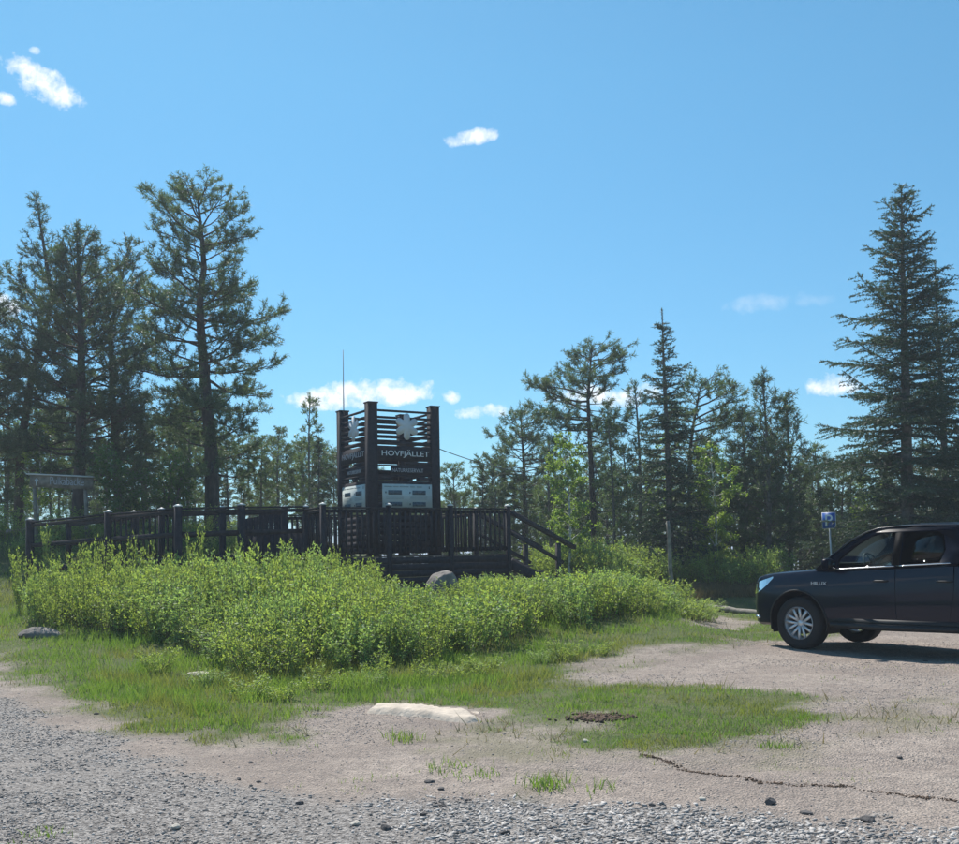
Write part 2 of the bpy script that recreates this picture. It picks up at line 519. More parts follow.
def zones(x, y):
    n = (fbm(x * 1.3, y * 1.3, 31) - .5)
    n2 = (fbm(x * 4.5, y * 4.5, 33) - .5)
    w = .35 + .03 * y
    g = sm(-.5, .5, (sdist(x, y, GRASS) + n * 1.1 + n2 * .7) / w)
    for b in BARE:
        g = g * (1 - .9 * sm(-.2, .25, sdist(x, y, b) + n2 * .5))
    sp = np.zeros_like(g)
    for s_ in SPARSE:
        sp = np.maximum(sp, sm(-.2, .5, sdist(x, y, s_) + n * .8 + n2 * .9))
    gr = sm(-.5, .5, (sdist(x, y, GRAVEL) + n * .8 + n2 * .4) / .35)
    return g, sp * .55, gr

def axis(lo, hi, step, far, k=1.25):
    a = list(np.arange(lo, hi + 1e-6, step))
    s = step; x = hi
    while x < far[1]:
        s *= k; x += s; a.append(x)
    s = step; x = lo
    pre = []
    while x > far[0]:
        s *= k; x -= s; pre.append(x)
    return np.array(pre[::-1] + a)
gx = axis(-14, 12, .10, (-3000, 3000))
gy = axis(3, 34, .10, (-3000, 4500))
GX, GY = np.meshgrid(gx, gy, indexing='ij')
GZ = H(GX, GY)
ni, nj = GX.shape
ii, jj = np.meshgrid(np.arange(ni - 1), np.arange(nj - 1), indexing='ij')
q = np.stack([ii * nj + jj, (ii + 1) * nj + jj, (ii + 1) * nj + jj + 1, ii * nj + jj + 1], -1).reshape(-1, 4)
gm = make_mesh('ground', np.stack([GX, GY, GZ], -1).reshape(-1, 3), t4=q, smooth=True)
g_, sp_, gr_ = zones(GX, GY)
att = gm.color_attributes.new('zone', 'FLOAT_COLOR', 'POINT')
cols = np.stack([g_, sp_, gr_, np.ones_like(g_)], -1).reshape(-1).astype(np.float32)
att.data.foreach_set('color', cols)

def ground_material():
    m = bpy.data.materials.new('ground_material')
    m.use_nodes = True
    t = m.node_tree
    b = t.nodes['Principled BSDF']
    b.inputs['Roughness'].default_value = .95
    b.inputs['Specular IOR Level'].default_value = .2
    a = N(t, 'ShaderNodeVertexColor', layer_name='zone')
    sep = N(t, 'ShaderNodeSeparateColor')
    t.links.new(a.outputs[0], sep.inputs[0])
    tcn = N(t, 'ShaderNodeTexCoord')
    def noise(sc, det=5, ro=.6):
        n = N(t, 'ShaderNodeTexNoise')
        n.inputs['Scale'].default_value = sc; n.inputs['Detail'].default_value = det; n.inputs['Roughness'].default_value = ro
        t.links.new(tcn.outputs['Object'], n.inputs['Vector'])
        return n.outputs['Fac']
    def mr(x, a, b_):
        n = N(t, 'ShaderNodeMapRange'); n.inputs[1].default_value = a; n.inputs[2].default_value = b_
        t.links.new(x, n.inputs[0]); return n.outputs[0]
    def mix(f, c1, c2):
        n = N(t, 'ShaderNodeMix', data_type='RGBA')
        if isinstance(f, float): n.inputs[0].default_value = f
        else: t.links.new(f, n.inputs[0])
        for i, c in ((6, c1), (7, c2)):
            if isinstance(c, tuple): n.inputs[i].default_value = (*c, 1)
            else: t.links.new(c, n.inputs[i])
        return n.outputs[2]
    dirt = mix(mr(noise(.9), .35, .65), (.355, .285, .24), (.54, .445, .375))
    dirt = mix(mr(noise(6, 6), .45, .75), dirt, (.29, .235, .205))
    dirt = mix(mr(noise(22, 5, .7), .47, .7), dirt, (.215, .185, .16))
    dirt = mix(mr(noise(85, 4, .7), .5, .68), dirt, (.15, .125, .12))
    dirt = mix(mr(noise(120, 3, .7), .58, .7), dirt, (.56, .50, .46))
    vor = N(t, 'ShaderNodeTexVoronoi'); vor.inputs['Scale'].default_value = 60
    t.links.new(tcn.outputs['Object'], vor.inputs['Vector'])
    bw = N(t, 'ShaderNodeSeparateColor'); t.links.new(vor.outputs['Color'], bw.inputs[0])
    grav = mix(bw.outputs[0], (.085, .076, .072), (.50, .455, .42))
    grav = mix(mr(noise(.8, 4), .5, .72), grav, (.36, .32, .29))
    soil = mix(mr(noise(2.5), .35, .65), (.09, .125, .04), (.15, .16, .07))
    c = mix(sep.outputs[2], dirt, grav)
    c = mix(sep.outputs[1], c, (.20, .19, .11))
    c = mix(sep.outputs[0], c, soil)
    far = N(t, 'ShaderNodeVectorMath', operation='LENGTH')
    t.links.new(tcn.outputs['Object'], far.inputs[0])
    c = mix(mr(far.outputs['Value'], 60, 140), c, mix(mr(noise(.05, 6), .35, .65), (.028, .045, .03), (.06, .085, .05)))
    t.links.new(c, b.inputs['Base Color'])
    bp = N(t, 'ShaderNodeBump'); bp.inputs['Strength'].default_value = .9; bp.inputs['Distance'].default_value = .02
    ad = N(t, 'ShaderNodeMath', operation='ADD')
    t.links.new(noise(45, 6, .7), ad.inputs[0]); t.links.new(vor.outputs['Distance'], ad.inputs[1])
    t.links.new(ad.outputs[0], bp.inputs['Height'])
    t.links.new(bp.outputs[0], b.inputs['Normal'])
    return m
link('ground', gm, ground_material(), kind='structure')

# distant wooded hills beyond the slope
hg = Geo()
th = np.linspace(-np.pi, np.pi, 361)
rr = np.array([900, 1100, 1500, 2100, 2600])
hh = 18 + 26 * fbm(th * 3.1 + 20, th * 0 + 2, 77) + 10 * fbm(th * 14 + 20, th * 0 + 7, 78)
prof = [(-40, 0), (-10, .25), (0, .62), (0, 1.0), (-60, .1)]
V = []
for k, (off, f) in enumerate(prof):
    r_ = rr[k]; V.append(np.stack([r_ * np.sin(th), r_ * np.cos(th), -14 + off * .3 + hh * f * .62], -1))
V = np.array(V).reshape(-1, 3)
i, j = np.meshgrid(np.arange(4), np.arange(360), indexing='ij')
hg.add(V, t4=np.stack([i * 361 + j, i * 361 + j + 1, (i + 1) * 361 + j + 1, (i + 1) * 361 + j], -1).reshape(-1, 4))
hg.build('distant_hills', mat('hill_forest', (.05, .085, .085), .95, var=.4, var_scale=.02), smooth=True, kind='structure')

# haze volume added to lift the dark tones, standing in for lens veil
hz = Geo()
x0_, x1_, y0_, y1_ = min(gx.min(), -2700) - 60, max(gx.max(), 2700) + 60, min(gy.min(), -2700) - 60, max(gy.max(), 2700) + 60
hz.box(((x0_ + x1_) / 2, (y0_ + y1_) / 2, -4), ((x1_ - x0_) / 2, (y1_ - y0_) / 2, 32))
hzm = bpy.data.materials.new('haze_veil'); hzm.use_nodes = True; t_ = hzm.node_tree; t_.nodes.clear()
ho_ = N(t_, 'ShaderNodeOutputMaterial'); hv_ = N(t_, 'ShaderNodeVolumePrincipled')
hv_.inputs['Color'].default_value = (.8, .88, 1, 1); hv_.inputs['Density'].default_value = .0012; hv_.inputs['Anisotropy'].default_value = .3
t_.links.new(hv_.outputs[0], ho_.inputs['Volume'])
hz.build('haze', hzm, kind='stuff')

# ------------------------------------------------------------------ vegetation
def unit(v):
    return v / (np.linalg.norm(v, axis=-1, keepdims=True) + 1e-9)

def tufts(g, pos, dr, K, nl, w, tl, spread=.9):
    """bundles of needles: K per tuft, spread along a twig of length tl"""
    n = len(pos)
    if n == 0: return
    pos = np.asarray(pos); dr = unit(np.asarray(dr))
    t = rng.random((n, K, 1))
    base = pos[:, None] + dr[:, None] * (t - .5) * tl
    rnd = unit(rng.normal(size=(n, K, 3)))
    d = unit(dr[:, None] * .75 + rnd * spread)
    side = unit(np.cross(d, rng.normal(size=(n, K, 3))))
    L = nl * (.7 + .6 * rng.random((n, K, 1)))
    a = base - side * w / 2; b = base + side * w / 2; c = base + d * L
    v = np.stack([a, b, c], 2).reshape(-1, 3)
    g.add(v, t3=np.arange(n * K * 3).reshape(-1, 3))

def leaves(g, pos, dr, L, w):
    """diamond leaves, slightly folded"""
    n = len(pos)
    pos = np.asarray(pos); d = unit(np.asarray(dr))
    side = unit(np.cross(d, rng.normal(size=(n, 3))))
    nn = np.cross(side, d)
    L = L * (.65 + .7 * rng.random((n, 1))); w = w * (.7 + .6 * rng.random((n, 1)))
    v = np.stack([pos, pos + d * L * .5 + side * w / 2 + nn * L * .06, pos + d * L, pos + d * L * .5 - side * w / 2 + nn * L * .06], 1).reshape(-1, 3)
    k = np.arange(n)[:, None] * 4
    g.add(v, t3=np.concatenate([k + [0, 1, 2], k + [0, 2, 3]]))

def curve(p0, az, el, L, n, rise, wob):
    """a branch: starts at elevation el, bends by `rise` (radians) over its length"""
    pts = [np.array(p0, float)]
    a, e = az, el
    st = L / (n - 1)
    for i in range(n - 1):
        e_ = e + rise * (i / (n - 1)) ** 1.3
        pts.append(pts[-1] + st * np.array([math.cos(a) * math.cos(e_), math.sin(a) * math.cos(e_), math.sin(e_)]))
        a += rng.normal() * wob; e += rng.normal() * wob * .6
    return np.array(pts)

def interp(pts, s):
    k = s * (len(pts) - 1); i = min(int(k), len(pts) - 2); f = k - i
    return pts[i] * (1 - f) + pts[i + 1] * f, unit(pts[i + 1] - pts[i])

def pine(Ht, r0, nb, cb, env, trunk_off=None, K=10, nl=.11, w=.019, dens=1.0, elev=(-.1, .9), skip=.25, lead=1.0, sidemod=None, wood_n=8, twig=.17, top_pow=1.0):
    wood, nee = Geo(), Geo()
    tz = np.linspace(0, 1, 14)
    off = trunk_off if trunk_off else (lambda t: np.array([.12 * math.sin(3 * t), .1 * math.sin(2.3 * t + 1)]))
    tp = np.array([[*off(t), t * Ht] for t in tz]); tp[0, 2] = -.3
    tr = r0 * (1 - tz) ** .75 * .95 + .012
    tr[0] *= 1.25
    wood.tube(tp, tr, wood_n)
    pos, dr = [], []
    for b in range(nb):
        t = cb + (1 - cb) * ((b + rng.random()) / nb) ** .9
        t = min(t, .985)
        az = b * 2.399 + rng.normal() * .5
        L = env((t - cb) / (1 - cb)) * (.55 + .6 * rng.random())
        if sidemod: L *= sidemod(az, t)
        if L < .12: continue
        p0, _ = interp(tp, t)
        tt = (t - cb) / (1 - cb)
        el = elev[0] + (elev[1] - elev[0]) * tt ** 1.3 + rng.normal() * .15
        br = curve(p0, az, el, L, 8, .35 + rng.normal() * .2, .13)
        rb = min(.017 * L + .006, r0 * .4)
        wood.tube(br, np.linspace(rb, .005, 8), 5)
        ns = max(3, int(L * 9.5 * dens))
        for k in range(ns):
            s = .30 + .70 * ((k + rng.random()) / ns)
            if rng.random() < skip: continue
            q0, d0 = interp(br, min(s, .999))
            sgn = 1 if k % 2 else -1
            a2 = math.atan2(d0[1], d0[0]) + sgn * (.5 + .6 * rng.random())
            l2 = (L * .36 * (1.15 - s) + .20) * (.5 + .9 * rng.random())
            sb = curve(q0, a2, .15 + rng.normal() * .25, l2, 5, .5, .2)
            wood.tube(sb, np.linspace(.010, .004, 5), 3)
            nt_ = max(2, int(l2 / .07))
            for j in range(nt_):
                s2 = .3 + .7 * (j + .5) / nt_
                q1, d1 = interp(sb, s2)
                dd = unit(d1 + rng.normal(size=3) * .45 + np.array([0, 0, .35]))
                pos.append(q1 + dd * twig * .4); dr.append(dd)
                if rng.random() < .6:
                    dd = unit(d1 + rng.normal(size=3) * .8 + np.array([0, 0, .3]))
                    pos.append(q1 + dd * twig * .5); dr.append(dd)
        pos.append(br[-1]); dr.append(unit(br[-1] - br[-2]))
    for k in range(int(14 * lead)):
        t = 1 - .05 * rng.random() * lead
        p0, _ = interp(tp, min(t, .999)); dd = unit(rng.normal(size=3) * .4 + np.array([0, 0, .9]))
        pos.append(p0 + dd * .12); dr.append(dd)
    tufts(nee, pos, dr, K, nl, w, twig)
    return wood, nee

def spruce(Ht, r0, rb_, whorl=.30, per=6, K=12, nl=.07, w=.021, cb=.03, dens=1.0, env=None, topgap=0.0):
    wood, nee = Geo(), Geo()
    tp = np.array([[.03 * math.sin(5 * t), .03 * math.cos(4 * t), t * Ht] for t in np.linspace(0, 1, 12)]); tp[0, 2] = -.3
    wood.tube(tp, r0 * (1 - np.linspace(0, 1, 12)) ** .85 + .008, 8)
    pos, dr = [], []
    z = cb * Ht; wi = 0
    while z < Ht * .985:
        t = z / Ht
        base = (env(t) if env else rb_ * (1 - t) ** .8)
        base = max(base, .12) * (.82 + .36 * rng.random())
        ragg = (.62 + .6 * rng.random())
        for k in range(per):
            if t > .12 and rng.random() < .08: continue
            az = wi * .7 + k * 2 * math.pi / per + rng.normal() * .4
            L = base * (.42 + .75 * rng.random() ** .8) * (.55 + .45 * ragg); L = min(L, (env(t) if env else 9) * 1.12 + .1)
            zz = z + rng.normal() * whorl * .4
            el = -.34 + .80 * t ** 1.2 + rng.normal() * .17
            br = curve((0, 0, zz), az, el, L, 7, .35 if t < .8 else .5, .06)
            wood.tube(br, np.linspace(.010 + .012 * L, .003, 7), 4)
            ns = max(3, int(L / .085 * dens))
            for j in range(ns):
                s = .12 + .88 * (j + rng.random()) / ns
                q0, d0 = interp(br, min(s, .999))
                pos.append(q0); dr.append(d0)
                sgn = 1 if j % 2 else -1
                a2 = math.atan2(d0[1], d0[0]) + sgn * (.75 + .3 * rng.random())
                l2 = (.46 * L * (1.1 - s) + .12) * (.5 + .8 * rng.random())
                dirn = np.array([math.cos(a2), math.sin(a2), -.28 + .5 * t + rng.normal() * .12])
                n2 = max(1, int(l2 / .075 * dens))
                for m_ in range(n2):
                    f = (m_ + .6) / n2
                    pos.append(q0 + dirn * l2 * f + np.array([0, 0, -.10 * f * f * l2])); dr.append(dirn)
        z += whorl * (1 - .35 * t) * (1 + topgap * sm(.75, 1, t)); wi += 1
    for k in range(6):
        pos.append(tp[-1] - np.array([0, 0, k * .06])); dr.append(np.array([0, 0, 1.0]))
    tufts(nee, pos, dr, K, nl, w, .10, .8)
    return wood, nee

def broadleaf(Ht, r0, nb, env, cb=.12, LL=.05, lw=.035, dens=60, elev=.75, stems=1):
    wood, lf = Geo(), Geo()
    pos, dr = [], []
    for s_ in range(stems):
        a0 = rng.random() * 6.28; sp = (0.0 if stems == 1 else .22)
        tz = np.linspace(0, 1, 10)
        hs_ = Ht * (1 if s_ == 0 else .65 + .3 * rng.random())
        tp = np.array([[.08 * math.sin(4 * t + s_) + sp * hs_ * t * math.cos(a0), .08 * math.cos(3 * t) - .08 + sp * hs_ * t * math.sin(a0), t * hs_] for t in tz]); tp[0, 2] = -.2
        wood.tube(tp, r0 * (1 - tz) ** .8 + .006, 6)
        for b in range(nb):
            t = cb + (1 - cb) * (b + rng.random()) / nb
            t = min(t, .99)
            L = env((t - cb) / (1 - cb)) * (.6 + .6 * rng.random())
            p0, _ = interp(tp, t)
            br = curve(p0, b * 2.4 + rng.normal() * .5, elev + rng.normal() * .2, L, 6, -.5, .18)
            wood.tube(br, np.linspace(.006 + .008 * L, .003, 6), 4)
            ns = max(2, int(L * 6))
            for j in range(ns):
                s = .25 + .75 * (j + rng.random()) / ns
                q0, d0 = interp(br, min(s, .999))
                sb = curve(q0, math.atan2(d0[1], d0[0]) + rng.normal() * 1.0, .35 + rng.normal() * .4, .16 + .28 * L * (1.1 - s), 4, -.5, .2)
                wood.tube(sb, .003, 3)
                n2 = int(dens * (.2 + .28 * L * (1.1 - s)) + 2)
                for m_ in range(n2):
                    q1, d1 = interp(sb, rng.random() * .99)
                    pos.append(q1 + rng.normal(size=3) * .035); dr.append(unit(d1 + rng.normal(size=3) * .8 + np.array([0, 0, -.2])))
    leaves(lf, pos, dr, LL, lw)
    return wood, lf

def shrub(Ht, ns, spread, lmat, LL=.050, lw=.022, per=34):
    wood, lf = Geo(), Geo()
    pos, dr = [], []
    for s_ in range(ns):
        a = rng.random() * 6.28; r_ = spread * math.sqrt(rng.random()) * .55
        h = Ht * (.55 + .5 * rng.random())
        br = curve((r_ * math.cos(a), r_ * math.sin(a), -.05), a + rng.normal() * .5, 1.30 + rng.normal() * .13, h, 6, .15, .08)
        wood.tube(br, np.linspace(.006, .0025, 6), 3)
        for k in range(int(per * h)):
            s = .12 + .88 * rng.random() ** .8
            q0, d0 = interp(br, min(s, .999))
            dd = unit(rng.normal(size=3) * .8 + np.array([0, 0, .55]))
            pos.append(q0); dr.append(dd)
        nt2 = int(4 * h) + 2
        for k in range(nt2):
            s = .2 + .7 * rng.random()
            q0, d0 = interp(br, s)
            l2 = h * (.14 + .16 * rng.random())
            sb = curve(q0, rng.random() * 6.28, .7 + rng.normal() * .2, l2, 4, .3, .15)
            wood.tube(sb, .0022, 3)
            for j in range(int(per * .9 * l2) + 3):
                q1, d1 = interp(sb, rng.random() * .99)
                pos.append(q1); dr.append(unit(d1 + rng.normal(size=3) * .8))
    leaves(lf, pos, dr, LL, lw)
    return wood, lf

TREES = {}
def tree_thing(name, label, cat, geos, wm, lm, loc, rz=0, sc=1.0, group=None, crown='crown', trunk='trunk', scz=None):
    r_ = thing(name, label, cat, loc, rz, group)
    r_.scale = (sc, sc, scz if scz else sc)
    geos[0].build(trunk, wm, r_, smooth=True)
    geos[1].build(crown, lm, r_, kind='stuff')
    return r_
def copy_thing(src, label, loc, rz=0, sc=1.0, group=None, scz=None):
    c = src.copy(); COL.objects.link(c)
    c.location = loc; c.rotation_euler = (0, 0, rz); c.scale = (sc, sc, scz if scz else sc)
    c['label'] = label
    if group: c['group'] = group
    for ch in src.children:
        d = ch.copy(); COL.objects.link(d); d.parent = c
        for g2 in ch.children:
            e = g2.copy(); COL.objects.link(e); e.parent = d
    return c
def base_at(px, Y):
    X = ray(px, 560); X = X.x / X.y * Y
    return Vector((X, Y, float(H(X, Y)) - .02))
def height_to(px, py, Y, b):
    return P(px, py, Y).z - b.z
def off_from_px(pts, Y, b):
    """trunk line through photograph points (px, py) at distance Y, as offset by fraction of height"""
    ws = [P(px, py, Y) for px, py in pts]
    zs = np.array([w_.z - b.z for w_ in ws]); xs = np.array([w_.x - b.x for w_ in ws])
    o = np.argsort(zs); zs, xs = zs[o], xs[o]
    top = zs[-1]
    return lambda t: np.array([np.interp(t * top, np.concatenate([[0], zs]), np.concatenate([[0], xs])), .05 * math.sin(3 * t)])

# --- big flat-topped pine left of the tower
Y = 30.0; b = base_at(213, Y)
Hh = height_to(197, 190, Y, b)
env_big = lambda t: np.interp(t, [0, .1, .25, .42, .5, .62, .72, .8, .9, 1], [1.6, 2.4, 2.6, 2.4, 2.6, 2.2, 1.4, 1.9, 1.4, .6])
geo = pine(Hh, .23, 84, .17, env_big, off_from_px([(211, 450), (205, 380), (200, 320), (199, 290), (205, 250), (201, 225), (197, 178)], Y, b), elev=(-.2, .5), K=10, dens=1.0, skip=.25)
tree_thing('pine_tree', 'tall old pine with bent upper trunk and open flat-topped crown left of the slatted tower', 'tree', geo, MT['pine_bark'], MT['pine_needle'], b)
# --- dense pine at the left
b = base_at(76, 30.5); Hh = height_to(75, 232, 30.5, b)
env_l = lambda t: np.interp(t, [0, .15, .5, .75, .9, 1], [1.9, 2.3, 2.2, 1.5, .9, .25])
geo = pine(Hh, .2, 88, .16, env_l, None, elev=(-.05, 1.0), dens=.95, skip=.25, K=10)
tree_thing('pine_tree', 'broad dense pine with pointed top rising behind the hanging wooden sign', 'tree', geo, MT['pine_bark'], MT['pine_needle_dark'], b)
# --- pine at the far left edge with forked leaders
b = base_at(18, 33); Hh = height_to(36, 198, 33, b)
env_f = lambda t: np.interp(t, [0, .2, .55, .7, .8, 1], [1.9, 2.3, 1.9, 1.2, .35, .22])
geo = pine(Hh, .16, 66, .18, env_f, off_from_px([(20, 450), (30, 380), (52, 300), (36, 198)], 33, b), elev=(.1, 1.1), dens=1.0, skip=.22)
tree_thing('pine_tree', 'pine at the left edge of the view with a thin sparse leader above its crown', 'tree', geo, MT['pine_bark'], MT['pine_needle_dark'], b)
b = base_at(-22, 31); Hh = height_to(-2, 262, 31, b)
geo = pine(Hh, .16, 60, .15, lambda t: np.interp(t, [0, .3, .7, 1], [1.9, 2.1, 1.3, .3]), None, elev=(0, 1.0))
tree_thing('pine_tree', 'pine cut off by the left edge of the view', 'tree', geo, MT['pine_bark'], MT['pine_needle_dark'], b)
b = base_at(122, 33.5); Hh = height_to(128, 240, 33.5, b)
geo = pine(Hh, .15, 62, .18, lambda t: np.interp(t, [0, .3, .6, .85, 1], [1.7, 2.0, 1.7, .8, .2]), off_from_px([(118, 480), (112, 400), (110, 330), (130, 240)], 33.5, b), elev=(0, 1.0))
tree_thing('pine_tree', 'pine with a thin crooked leader between the dense pine and the old flat-topped pine', 'tree', geo, MT['pine_bark'], MT['pine_needle_dark'], b)

# --- right of the tower
b = base_at(523, 38); Hh = height_to(521, 415, 38, b)
geo = pine(Hh, .11, 46, .42, lambda t: np.interp(t, [0, .2, .6, .9, 1], [.9, 1.4, 1.5, .9, .3]), None, elev=(-.1, .5), K=10, dens=1.0)
tree_thing('pine_tree', 'round-headed pine just right of the tower and steps', 'tree', geo, MT['pine_bark'], MT['pine_needle'], b)
b = base_at(596, 35); Hh = height_to(592, 346, 35, b)
geo = pine(Hh, .13, 50, .52, lambda t: np.interp(t, [0, .15, .35, .5, .75, 1], [.8, 1.5, 2.0, 1.5, 1.3, .35]), off_from_px([(592, 480), (588, 400), (592, 346)], 35, b), elev=(-.15, .55), K=10, dens=.9,
           sidemod=lambda az, t: 1.0 + .25 * math.cos(az - 3.4 * (t < .8)))
tree_thing('pine_tree', 'tall pine with bare lower trunk and layered crown behind the light green birch', 'tree', geo, MT['pine_bark'], MT['pine_needle'], b)
b = base_at(639, 33); Hh = height_to(637, 386, 33, b)
geo = pine(Hh, .07, 46, .15, lambda t: np.interp(t, [0, .3, .8, 1], [.8, .85, .45, .15]), None, elev=(.1, 1.0), dens=1.0, skip=.35)
tree_thing('pine_tree', 'narrow young pine close on the left of the spiky spruce', 'tree', geo, MT['grey_bark'], MT['pine_needle'], b)
b = base_at(670, 30); Hh = height_to(668, 310, 30, b)
env_s = lambda t: np.interp(t, [0, .3, .55, .75, .82, .9, 1], [1.3, 1.3, .95, .6, .38, .24, .06])
geo = spruce(Hh, .12, 1.3, whorl=.27, per=6, env=env_s, topgap=.9, K=11)
tree_thing('spruce_tree', 'slender spruce with bare spiky top, tallest in the middle of the treeline', 'tree', geo, MT['grey_bark'], MT['spruce_needle'], b)
b = base_at(690, 34); Hh = height_to(702, 380, 34, b)
geo = pine(Hh, .11, 50, .30, lambda t: np.interp(t, [0, .4, .7, .9, 1], [1.0, 1.2, 1.5, 1.2, .4]), off_from_px([(690, 450), (696, 410), (702, 380)], 34, b), elev=(0, .4), dens=1.0,
           sidemod=lambda az, t: 1.0 + .3 * math.cos(az))
tree_thing('pine_tree', 'pine with flat right-leaning top directly right of the spiky spruce', 'tree', geo, MT['pine_bark'], MT['pine_needle'], b)
pr = []
for px, top, Yy, lab in ((764, 382, 31, 'tallest of the dense young pines in the clump left of the parking sign'), (786, 400, 32.5, 'right-hand young pine in the dense clump left of the parking sign'),
                         (741, 412, 32, 'left-hand young pine in the dense clump left of the parking sign')):
    b = base_at(px + 4, Yy); Hh = height_to(px, top, Yy, b)
    geo = pine(Hh, .085, 60, .08, lambda t: np.interp(t, [0, .3, .7, 1], [1.15, 1.2, .8, .22]), None, elev=(.25, 1.3), dens=.8, skip=.25)
    tree_thing('pine_tree', lab, 'tree', geo, MT['grey_bark'], MT['pine_needle_dark'], b)
b = base_at(818, 36); Hh = height_to(817, 448, 36, b)
geo = pine(Hh, .06, 40, .15, lambda t: np.interp(t, [0, .4, .8, 1], [1.0, 1.1, .6, .2]), None, elev=(.1, .9), skip=.3)
tree_thing('pine_tree', 'small thin pine directly behind the blue parking sign', 'tree', geo, MT['grey_bark'], MT['pine_needle'], b)
# --- big spruces at the right
b = base_at(906, 27); Hh = height_to(916, 187, 27, b)
env_r = lambda t: np.interp(t, [0, .2, .4, .6, .8, .92, 1], [2.4, 2.6, 2.2, 1.65, 1.1, .6, .12])
geo = spruce(Hh, .2, 2.2, whorl=.30, per=7, env=env_r, K=10, dens=1.0)
bigsp = tree_thing('spruce_tree', 'tall dark spruce towering behind the parked pickup', 'tree', geo, MT['grey_bark'], MT['spruce_needle'], b)
bigsp.rotation_euler = (R(0), R(1.6), 0)
b = base_at(948, 30); Hh = height_to(947, 262, 30, b)
geo = spruce(Hh, .14, 1.7, whorl=.30, per=6, env=lambda t: np.interp(t, [0, .3, .7, .9, 1], [1.7, 1.6, .9, .4, .08]), K=9, dens=.95, topgap=.6)
tree_thing('spruce_tree', 'narrower spruce partly hidden behind the tall one at the right edge', 'tree', geo, MT['grey_bark'], MT['spruce_needle'], b)
b = base_at(1010, 26); Hh = height_to(1000, 330, 26, b)
geo3 = spruce(Hh, .14, 1.7, whorl=.32, per=6, env=lambda t: np.interp(t, [0, .3, .7, .9, 1], [1.7, 1.6, .9, .4, .08]), K=8, dens=.8)
tree_thing('spruce_tree', 'spruce just beyond the right edge of the view', 'tree', geo3, MT['grey_bark'], MT['spruce_needle'], b)

# --- birches
b = base_at(568, 29.3); Hh = height_to(567, 438, 29.3, b)
geo = broadleaf(Hh, .04, 34, lambda t: np.interp(t, [0, .4, .8, 1], [.75, .9, .6, .2]), LL=.062, lw=.05, dens=200)
tree_thing('birch_tree', 'bright light green young birch standing right of the steps', 'tree', geo, MT['birch_bark'], MT['birch_leaf'], b)
b = base_at(714, 30); Hh = height_to(712, 447, 30, b)
geo = broadleaf(Hh, .04, 32, lambda t: np.interp(t, [0, .4, .8, 1], [.7, .9, .55, .2]), LL=.062, lw=.05, dens=190)
tree_thing('birch_tree', 'yellow-green young birch between the spiky spruce and the dense pines', 'tree', geo, MT['birch_bark'], MT['birch_leaf'], b)
b = base_at(868, 28.5); Hh = height_to(866, 478, 28.5, b)
geo = broadleaf(Hh, .03, 26, lambda t: np.interp(t, [0, .4, .8, 1], [.6, .6, .4, .15]), LL=.07, lw=.052, dens=90)
birch_src = tree_thing('birch_tree', 'small bright birch at the foot of the tall spruce behind the pickup bonnet', 'tree', geo, MT['birch_bark'], MT['birch_leaf'], b)
b = base_at(128, 28); Hh = height_to(128, 448, 28, b)
geo = broadleaf(Hh, .035, 22, lambda t: np.interp(t, [0, .4, .8, 1], [.7, .8, .5, .2]), LL=.07, lw=.055, dens=60, stems=4)
rowan = tree_thing('rowan_tree', 'bushy dark green rowan behind the fence beside the hanging wooden sign', 'tree', geo, MT['grey_bark'], MT['dark_leaf'], b)
copy_thing(rowan, 'dark green rowan behind the fence right next to the old pine trunk', base_at(168, 29), 2.0, .85)
b_ = base_at(36, 31)
copy_thing(birch_src, 'small pale birch behind the hanging wooden sign board', b_, 1.0, 1.1)

# --- looser trees farther back: variants, copied
bgp = []
for k in range(4):
    geo = pine(5.5, .06, 38, [.12, .25, .35, .15][k], [lambda t: np.interp(t, [0, .4, .8, 1], [.9, 1.0, .6, .2]), lambda t: np.interp(t, [0, .4, .8, 1], [.7, 1.1, .9, .3]),
               lambda t: np.interp(t, [0, .4, .8, 1], [.8, 1.2, 1.1, .4]), lambda t: np.interp(t, [0, .4, .8, 1], [.75, .75, .5, .15])][k], None,
               elev=(0.05, .9), K=10, nl=.12, w=.026, dens=.85, skip=.28, wood_n=6)
    bgp.append((geo, MT['pine_needle_pale'] if k % 2 else MT['pine_needle'], MT['grey_bark']))
for k in range(2):
    geo = spruce(5.5, .07, 1.1, whorl=.34, per=6, K=10, nl=.09, w=.03, dens=.75)
    bgp.append((geo, MT['spruce_needle'], MT['grey_bark']))
for k in range(2):
    geo = broadleaf(5.0, .04, 22, lambda t: np.interp(t, [0, .4, .8, 1], [.7, .9, .6, .2]), LL=.095, lw=.07, dens=40)
    bgp.append((geo, MT['birch_leaf'] if k else MT['dark_leaf'], MT['birch_bark']))
names = ['pine_tree'] * 4 + ['spruce_tree'] * 2 + ['birch_tree'] * 2
srcs = [None] * 8
def far_tree(k, px, Yy, toppy, zone):
    b = base_at(px, Yy)
    Hh = height_to(px, toppy, Yy, b)
    if Hh < 1.2: Hh = 1.2
    kind = ['thin young pine', 'thin young pine', 'flat-crowned young pine', 'thin young pine', 'small dark spruce', 'small dark spruce', 'dark leafy birch', 'pale leafy birch'][k]
    lab = '%s in the loose wood %s' % (kind, zone)
    gp = '%ss in the loose wood %s' % (kind, zone)
    full = 5.5 if k < 6 else 5.0
    sc = Hh / full
    rad = max(.75, min(1.25, sc))
    rz = rng.random() * 6.28
    if srcs[k] is None:
        srcs[k] = tree_thing(names[k], lab, 'tree', bgp[k][0], bgp[k][2], bgp[k][1], b, rz, rad, gp, scz=sc)
    else:
        copy_thing(srcs[k], lab, b, rz, rad, gp, scz=sc)
